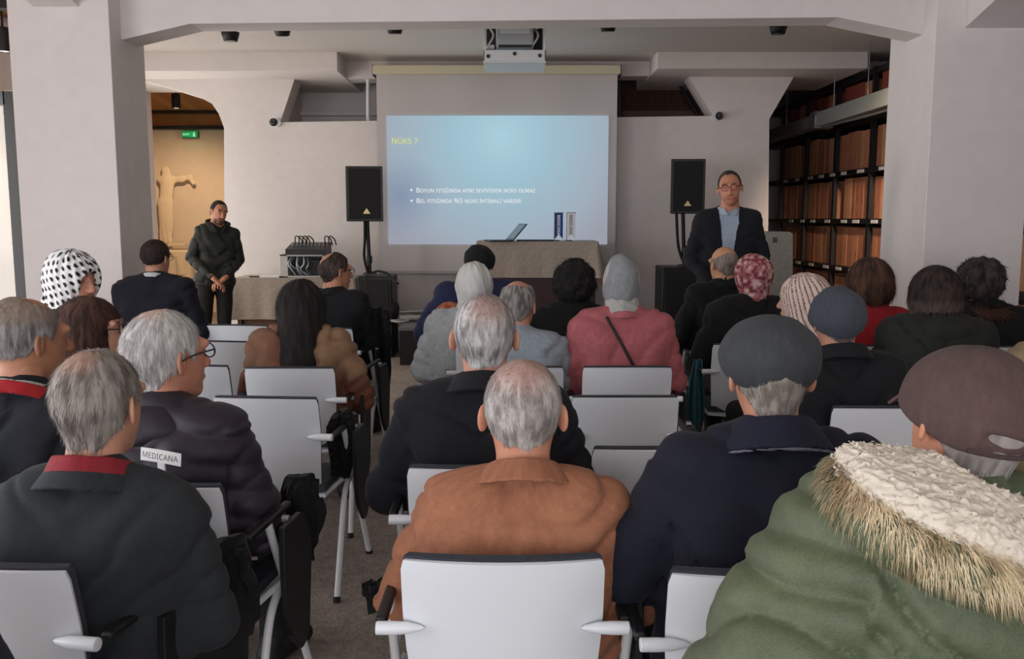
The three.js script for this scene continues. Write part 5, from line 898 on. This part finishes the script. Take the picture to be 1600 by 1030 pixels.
person({ px: 810, py: 437, d: 4.5, label: 'balding grey man in pale blue-grey shirt, half hidden', who: 'balding man in pale blue-grey shirt', coat: 0xa6b2bb, skin: 0xbd8a72, hs: 1.08, head: [18, 0, 0], bulk: 0.022, sw: 0.185, wd: 1.08, hair: { style: 'short', c: [0x5e5a56, 0xa09a94], th: 0.008, bald: [0.095, 0.015, 0.058], len: 0.013 }, collar: { color: 0xaab6bf, r: 0.07, h: 0.05, off: 0.008, flare: 0.4 } });
const p18 = person({ px: 971, py: 396, d: 4.52, up: 0.012, label: 'woman in grey knit hat and dusty pink coat with dark strap', who: 'woman in pink coat', coat: 0xc06a6e, coatName: 'coat', skin: 0xd0a088, hs: 1.02, bulk: 0.034, wd: 1.08, sw: 0.178, fold: 0.007, eL: [-0.08, -0.27, -0.01], eR: [0.08, -0.27, -0.01], neck: 0.29, scarf: { r: [0.083, 0.1, 0.1], tail: 0.09, bot: -0.17, pattern: () => hex(0xa9a8a2) }, cap: { name: 'knit_hat', color: 0x9a9d9f, r: [0.09, 0.16, 0.114], c: [0, -0.03, 0.014], edge: -0.118, slope: 0.08, rough: 0.006 }, collar: { color: 0xc46e72, r: 0.09, h: 0.04, off: -0.01, flare: 0.6 } });
{ const { g, coat, nk, sh } = p18, pts = []; for (let i = 0; i <= 14; i++) { const t = i / 14, x = lerp(-0.085, 0.15, t), y = lerp(nk[1] + 0.0, 0.62, t); pts.push(V(x, y, backZ(coat, x, y) + 0.003)); } mesh('bag_strap', tube(pts, 0.0085, 40, 6), M.black, g); }
const stripes = (x, y, z) => { const v = Math.atan2(x, z + 0.02) * 5.2 + y * 16; return (v - Math.floor(v)) < 0.24 ? hex(0x4a3030) : hex(0xd8bfb2); };
person({ px: 1256, py: 426, d: 4.45, up: 0.01, label: 'woman in pale pink headscarf with dark stripes', who: 'woman in striped headscarf', coat: 0xb3a697, skin: 0xc99880, yaw: -15, head: [-30, 0, 8], hs: 1.1, scarf: { r: [0.098, 0.108, 0.12], tail: 0.115, bot: -0.2, fold: 0.006, pattern: stripes } });
person({ px: 1461, py: 414, d: 4.5, up: 0.014, label: 'woman with short dark brown hair in dark olive hooded coat', who: 'woman in dark olive hooded coat', coat: 0x2b2d29, skin: 0xc99880, hs: 1.08, bulk: 0.05, wd: 1.1, sw: 0.19, fold: 0.012, hair: { style: 'bob', c: [0x1d1614, 0x41302a], w: 0.115, h: 0.13, l: 0.125, bot: -0.085, n: 2200, len: 0.035, napeC: 0x5d4f48, wild: 0.3 }, hood: { r: [0.15, 0.08, 0.08] } });
// fifth row
person({ px: 741, py: 409, d: 5.25, up: 0.01, label: 'woman in white headscarf and pale grey coat', who: 'woman in white headscarf', coat: 0xc0c4c4, skin: 0xc99880, hs: 1.12, bulk: 0.03, wd: 1.1, sw: 0.2, hx: 0.03, cdx: 0.15, eL: [-0.1, -0.27, 0], scarf: { r: [0.097, 0.108, 0.118], knot: 1, fold: 0.008, pattern: () => hex(0xcfcfc9) } });
person({ px: 898, py: 406, d: 5.3, up: 0.02, label: 'woman with full black hair in black coat', who: 'black-haired woman in black coat', coat: 0x0e0d0f, skin: 0xc99880, hs: 1.06, bulk: 0.035, hair: { style: 'curly', c: [0x0c0a0a, 0x191413], w: 0.118, h: 0.13, l: 0.125, bot: -0.13, n: 2600, len: 0.03, wild: 0.5 } });
const blossom = (x, y, z) => { const n = noise(x * 55, y * 55, z * 55), m = noise(x * 90 + 5, y * 90, z * 90); return n > 0.62 ? hex(0x7a3540) : n < 0.33 ? hex(0xd0b0aa) : m > 0.55 ? hex(0x96525a) : hex(0xb37a78); };
person({ px: 1177, py: 396, d: 5.3, up: 0.01, label: 'woman in rose patterned headscarf and black coat', who: 'woman in rose patterned headscarf', coat: 0x0f0f12, skin: 0xc99880, hs: 1.08, bulk: 0.035, wd: 1.1, sw: 0.195, head: [-12, 0, 0], cdx: -0.08, eL: [-0.1, -0.27, 0], scarf: { r: [0.1, 0.108, 0.118], bot: -0.13, tail: 0.085, pattern: blossom } });
person({ px: 1358, py: 402, d: 5.2, up: 0.012, label: 'woman with chestnut bob hair in bright red top', who: 'woman in red top', coat: 0xbc2430, skin: 0xd0a088, hs: 1.12, bulk: 0.016, head: [-10, 0, 0], hair: { style: 'bob', c: [0x33211a, 0x6d4c38], w: 0.116, h: 0.13, l: 0.125, bot: -0.115, n: 2600, len: 0.05, out: 0.1 } });
const p26 = person({ px: 1533, py: 402, d: 5.2, up: 0.016, label: 'woman with tousled dark hair and fur collar by right pillar', who: 'woman with fur collar', coat: 0x0d0d10, skin: 0xc99880, hs: 1.1, bulk: 0.04, wd: 1.08, head: [12, 0, 0], hair: { style: 'curly', c: [0x1b1717, 0x4a3e3a], w: 0.118, h: 0.12, l: 0.12, bot: -0.1, n: 2800, len: 0.03, wild: 0.55, curl: 0.4 } });
{ const { nk, ct } = p26, rg = mergeVertices(new THREE.TorusGeometry(0.11, 0.035, 10, 40).rotateX(Math.PI / 2).deleteAttribute('uv'), 1e-5); rg.rotateX(0.2); rg.translate(nk[0], nk[1] + 0.0, nk[2]); rg.computeVertexNormals(); const c0 = hex(0x38241c), c1 = hex(0x6b4634), cols = new Float32Array(rg.attributes.position.count * 3); for (let i = 0; i < cols.length; i += 3) cols.set(c0, i); rg.setAttribute('color', new THREE.BufferAttribute(cols, 3));
  const f = mesh('fur_collar', rg, furMat, ct); mesh('fur_strands', strands(rg, 2600, { flow: () => V(rr(-1, 1), -0.4, rr(-1, 1)), out: 1, wild: 0.4, len: 0.05, w: 0.0013, droop: 0.3, color: () => mix3(c0, c1, rnd()) }), furMat, f).userData.kind = 'stuff'; }
// sixth row
person({ px: 243, py: 373, d: 6.0, up: 0.012, label: 'dark-haired man in navy suit with white shirt collar, at left', who: 'man in navy suit', coat: 0x151926, skin: 0xbd8a6e, hs: 1.02, bulk: 0.026, sw: 0.195, wd: 1.08, head: [14, 0, 0], glasses: 0x1a1a1a, hair: { style: 'short', c: [0x1a1310, 0x33261f], th: 0.01, nape: -0.04, n: 1500 }, collar: [{ color: 0xdedfe0, r: 0.064, h: 0.04, off: 0.02, flare: 0.3 }, { color: 0x151926, r: 0.074, h: 0.035, off: -0.005, flare: 0.6 }], eR: [0.1, -0.27, 0.0] });
person({ px: 524, py: 394, d: 6.05, label: 'balding man with glasses in black jacket by left loudspeaker', who: 'balding man by left loudspeaker', coat: 0x14151a, skin: 0xc48a6c, hs: 1.06, hw: 1.05, head: [38, 0, 0], yaw: 10, bulk: 0.03, glasses: 0x2a2a2a, hair: { style: 'short', c: [0x2c211c, 0x54453c], th: 0.009, bald: [0.085, 0.06, 0.062, -0.03], n: 1500 }, collar: { color: 0x14151a, r: 0.08, h: 0.045, off: 0, flare: 0.4 } });
person({ px: 749, py: 382, d: 6.0, up: 0.012, label: 'person in black round hat and royal blue coat', who: 'person in black hat and blue coat', coat: 0x242c50, skin: 0xc99880, hs: 1.04, bulk: 0.045, wd: 1.15, sw: 0.2, hx: 0.05, eL: [-0.15, -0.25, 0.0], hair: { style: 'short', c: [0x1a1716], n: 600 }, cap: { name: 'knit_cap', color: 0x121214, r: [0.104, 0.098, 0.116], c: [0, 0.03, 0.004], edge: -0.02, slope: 0.2, rough: 0.006 } });
person({ px: 1131, py: 384, d: 6.0, label: 'bald man in black coat in front of the speaker', who: 'bald man in front of the speaker', coat: 0x121317, skin: 0xc99470, hs: 1.05, hw: 1.04, bulk: 0.035, wd: 1.08, head: [-18, 0, 0], hair: { style: 'short', c: [0x6b5c52, 0x9a8b80], th: 0.003, bald: [0.09, 0.0, 0.088], n: 700, len: 0.008 }, collar: { color: 0x121317, r: 0.082, h: 0.04, off: 0.0, flare: 0.4 }, eL: [-0.1, -0.27, 0] });
// standing people
const spk = person({ px: 1141, py: 266, d: 6.75, standing: true, face: true, yaw: 186, head: [8, -4, 6], label: 'man standing in dark navy suit, light blue shirt and red glasses', who: '', coat: 0x11131d, coatName: 'suit_jacket', open: true, shirt: 0xb7c6d6, skin: 0xc08468, hs: 1.06, bulk: 0.02, sw: 0.182, wd: 1.05, hem: 0.14, eL: [-0.09, -0.28, 0.06], eR: [0.08, -0.29, 0.05], wL: [-0.17, 1.08, -0.16], wR: [0.15, 1.06, -0.17], hx: 0, fold: 0.006, neck: 0.28, glasses: 0x7a1c1c, beard: [0.72, 0.62, 0.6], hair: { style: 'short', c: [0x2a201b, 0x4d4038], th: 0.006, front: 0.094, fz: -0.035, n: 2500, len: 0.012 }, collar: { color: 0xc3d0dd, r: 0.064, h: 0.05, off: 0.015, flare: 0.45, gap: 0.03 }, trousers: 0x12131a });
const grd = person({ px: 303, py: 312, d: 9.0, standing: true, face: true, yaw: 152, head: [-14, -8, -3], roll: 0.075, label: 'bearded man in dark green jacket standing against the left column', who: '', coat: 0x1d231f, coatName: 'jacket', rough: 0.7, skin: 0xb27c62, hs: 0.98, bulk: 0.012, sw: 0.155, belly: 0, hem: 0.06, eL: [-0.08, -0.27, 0.05], eR: [0.08, -0.27, 0.05], wL: [-0.05, 0.95, -0.2], wR: [0.07, 0.95, -0.21], handDir: [[0.7, -0.55, -0.3], [-0.7, -0.6, -0.3]], beard: [0.12, 0.1, 0.1], hair: { style: 'short', front: 0.09, fz: -0.04, c: [0x15100e, 0x261e1a], th: 0.006, n: 1500 }, collar: { color: 0x1a1f1c, r: 0.105, h: 0.085, off: 0.0, flare: -0.45, gap: 0.05, th: 0.008 }, trousers: 0x131316 });
{ grd.g.position.x += 0.12; }
// ---------------------------------------------------------------- small things among the rows
{ // label strip over the padded-coat man's chair back
  const p = at(250, 713, 2.36), g = thing('name_strip', 'white strip lettered MEDICANA on the chair of plum coat man', 'label', [p.x, p.y, p.z], R(-14));
  const tex = canvasTex(512, 150, (x, w, h) => { x.fillStyle = '#efefec'; x.fillRect(0, 0, w, h); x.fillStyle = '#22262c'; x.font = '92px sans-serif'; x.fillText('MEDICANA', 20, 116, 470); });
  const f = slab((u, v) => [u * 0.062, (v - 0.5) * 0.036 - 0.003 * u * u, -0.004 * u * u], 10, 4, 0.0015), q = f.attributes.position, uv = f.attributes.uv; for (let i = 0; i < q.count; i++) uv.setXY(i, (q.getX(i) + 0.062) / 0.124, (q.getY(i) + 0.018) / 0.036);
  const m = mesh('printed_strip', f, std(0xffffff, 0.7, { map: tex }), g); m.rotation.z = R(-5);
  const m2 = mesh('clip', rbox(-0.012, 0.012, -0.05, 0.0, -0.008, -0.002, 0.002), M.white, g);
}
{ // teal coat hanging from a chair arm on the right block
  const p = at(1082, 680, 5.12), top = at(1084, 562, 5.12).y, h = top - p.y;
  const g = thing('hanging_scarf', 'teal scarf hanging from chair arm right of pink coat', 'scarf', [p.x, p.y, p.z]);
  mesh('scarf_cloth', slab((u, v) => { const w = lerp(0.068, 0.022, Math.max(0, v) ** 1.5) * (1 - 0.25 * sstep(0.25, 0, v)), a = u * 5 + v * 2; return [u * w + 0.02 * v, v * h, 0.016 * Math.sin(a) + 0.01 * Math.sin(u * 11 + v * 5)]; }, 30, 24, 0.006), cloth(0x3f737a), g);
}
{ // patterned orange bundle beside white headscarf
  const p = at(703, 488, 5.35), g = thing('orange_shawl', 'orange patterned shawl on shoulder beside white headscarf', 'shawl', [p.x, p.y, p.z]);
  mesh('shawl_cloth', nets((x, y, z) => ell(x, y, z, [0, 0, 0], [0.085, 0.065, 0.06]) + 0.012 * (noise(x * 28, y * 40, z * 28) - 0.5), [-0.12, -0.1, -0.1], [0.12, 0.1, 0.1], 0.007, (x, y, z) => mix3(hex(0x9a4a2c), hex(0xb5714f), sstep(0.35, 0.6, noise(x * 50, y * 50, z * 50)))), clothVC, g);
}
{ // dark coat lying over the lap and chair of the orange-shirt man and padded-coat man
  const fold = (pts, r, D, label, name, col) => { const w = pts.map(([px, py, dd = 0]) => at(px, py, D + dd)), b = w[w.length - 1].clone(), cv = new THREE.CatmullRomCurve3(w.map((v) => v.sub(b))), sd = pts[0][0];
    const g = thing(name, label, 'coat', [b.x, b.y, b.z]), rad = (v) => { const t = clamp(v, 0, 1) * (r.length - 1), i = Math.min(r.length - 2, Math.floor(t)); return lerp(r[i], r[i + 1], t - i); };
    mesh('coat_cloth', slab((u, v) => { const c = cv.getPoint(clamp(1 - v, 0, 1)), k = rad(1 - v), rag = v < 0.3 ? (0.3 - v) * 0.16 * (noise(u * 3 + sd, 1, 2) - 0.5) : 0; return [c.x + u * k * (1 + 0.35 * (noise(sd, v * 6, u > 0 ? 1 : 7) - 0.5)), c.y + rag - 0.03 * u * u * (v > 0.8 ? 1 : 0), c.z + 0.03 * Math.sin(u * 4 + v * 3 + sd) + 0.012 * Math.sin(u * 11 + v * 6)]; }, 26, 26, 0.03), clothMat(col), g); };
  fold([[604, 905], [600, 925], [605, 945]], [0.045, 0.05, 0.042], 2.25, 'black folded coat under the orange-shirt man left elbow', 'folded_coat', 0x121216);
  fold([[470, 740], [465, 800], [463, 850], [470, 870]], [0.045, 0.075, 0.06, 0.03], 2.8, 'black coat hanging over aisle side of plum coat man chair', 'hanging_coat', 0x111114);
  fold([[352, 840], [350, 920], [345, 1000]], [0.05, 0.075, 0.06], 2.2, 'black coat hanging beside charcoal blazer man chair', 'hanging_coat', 0x111114);
  fold([[537, 640], [535, 690], [530, 740]], [0.04, 0.055, 0.03], 3.7, 'black coat hanging at aisle edge of third row chair', 'hanging_coat', 0x131316);
  fold([[592, 480], [592, 530], [594, 600]], [0.06, 0.075, 0.05], 6.0, 'black coat hanging beside balding man at aisle', 'hanging_coat', 0x131316);
}
shade(scene);
renderer.render(scene, camera);
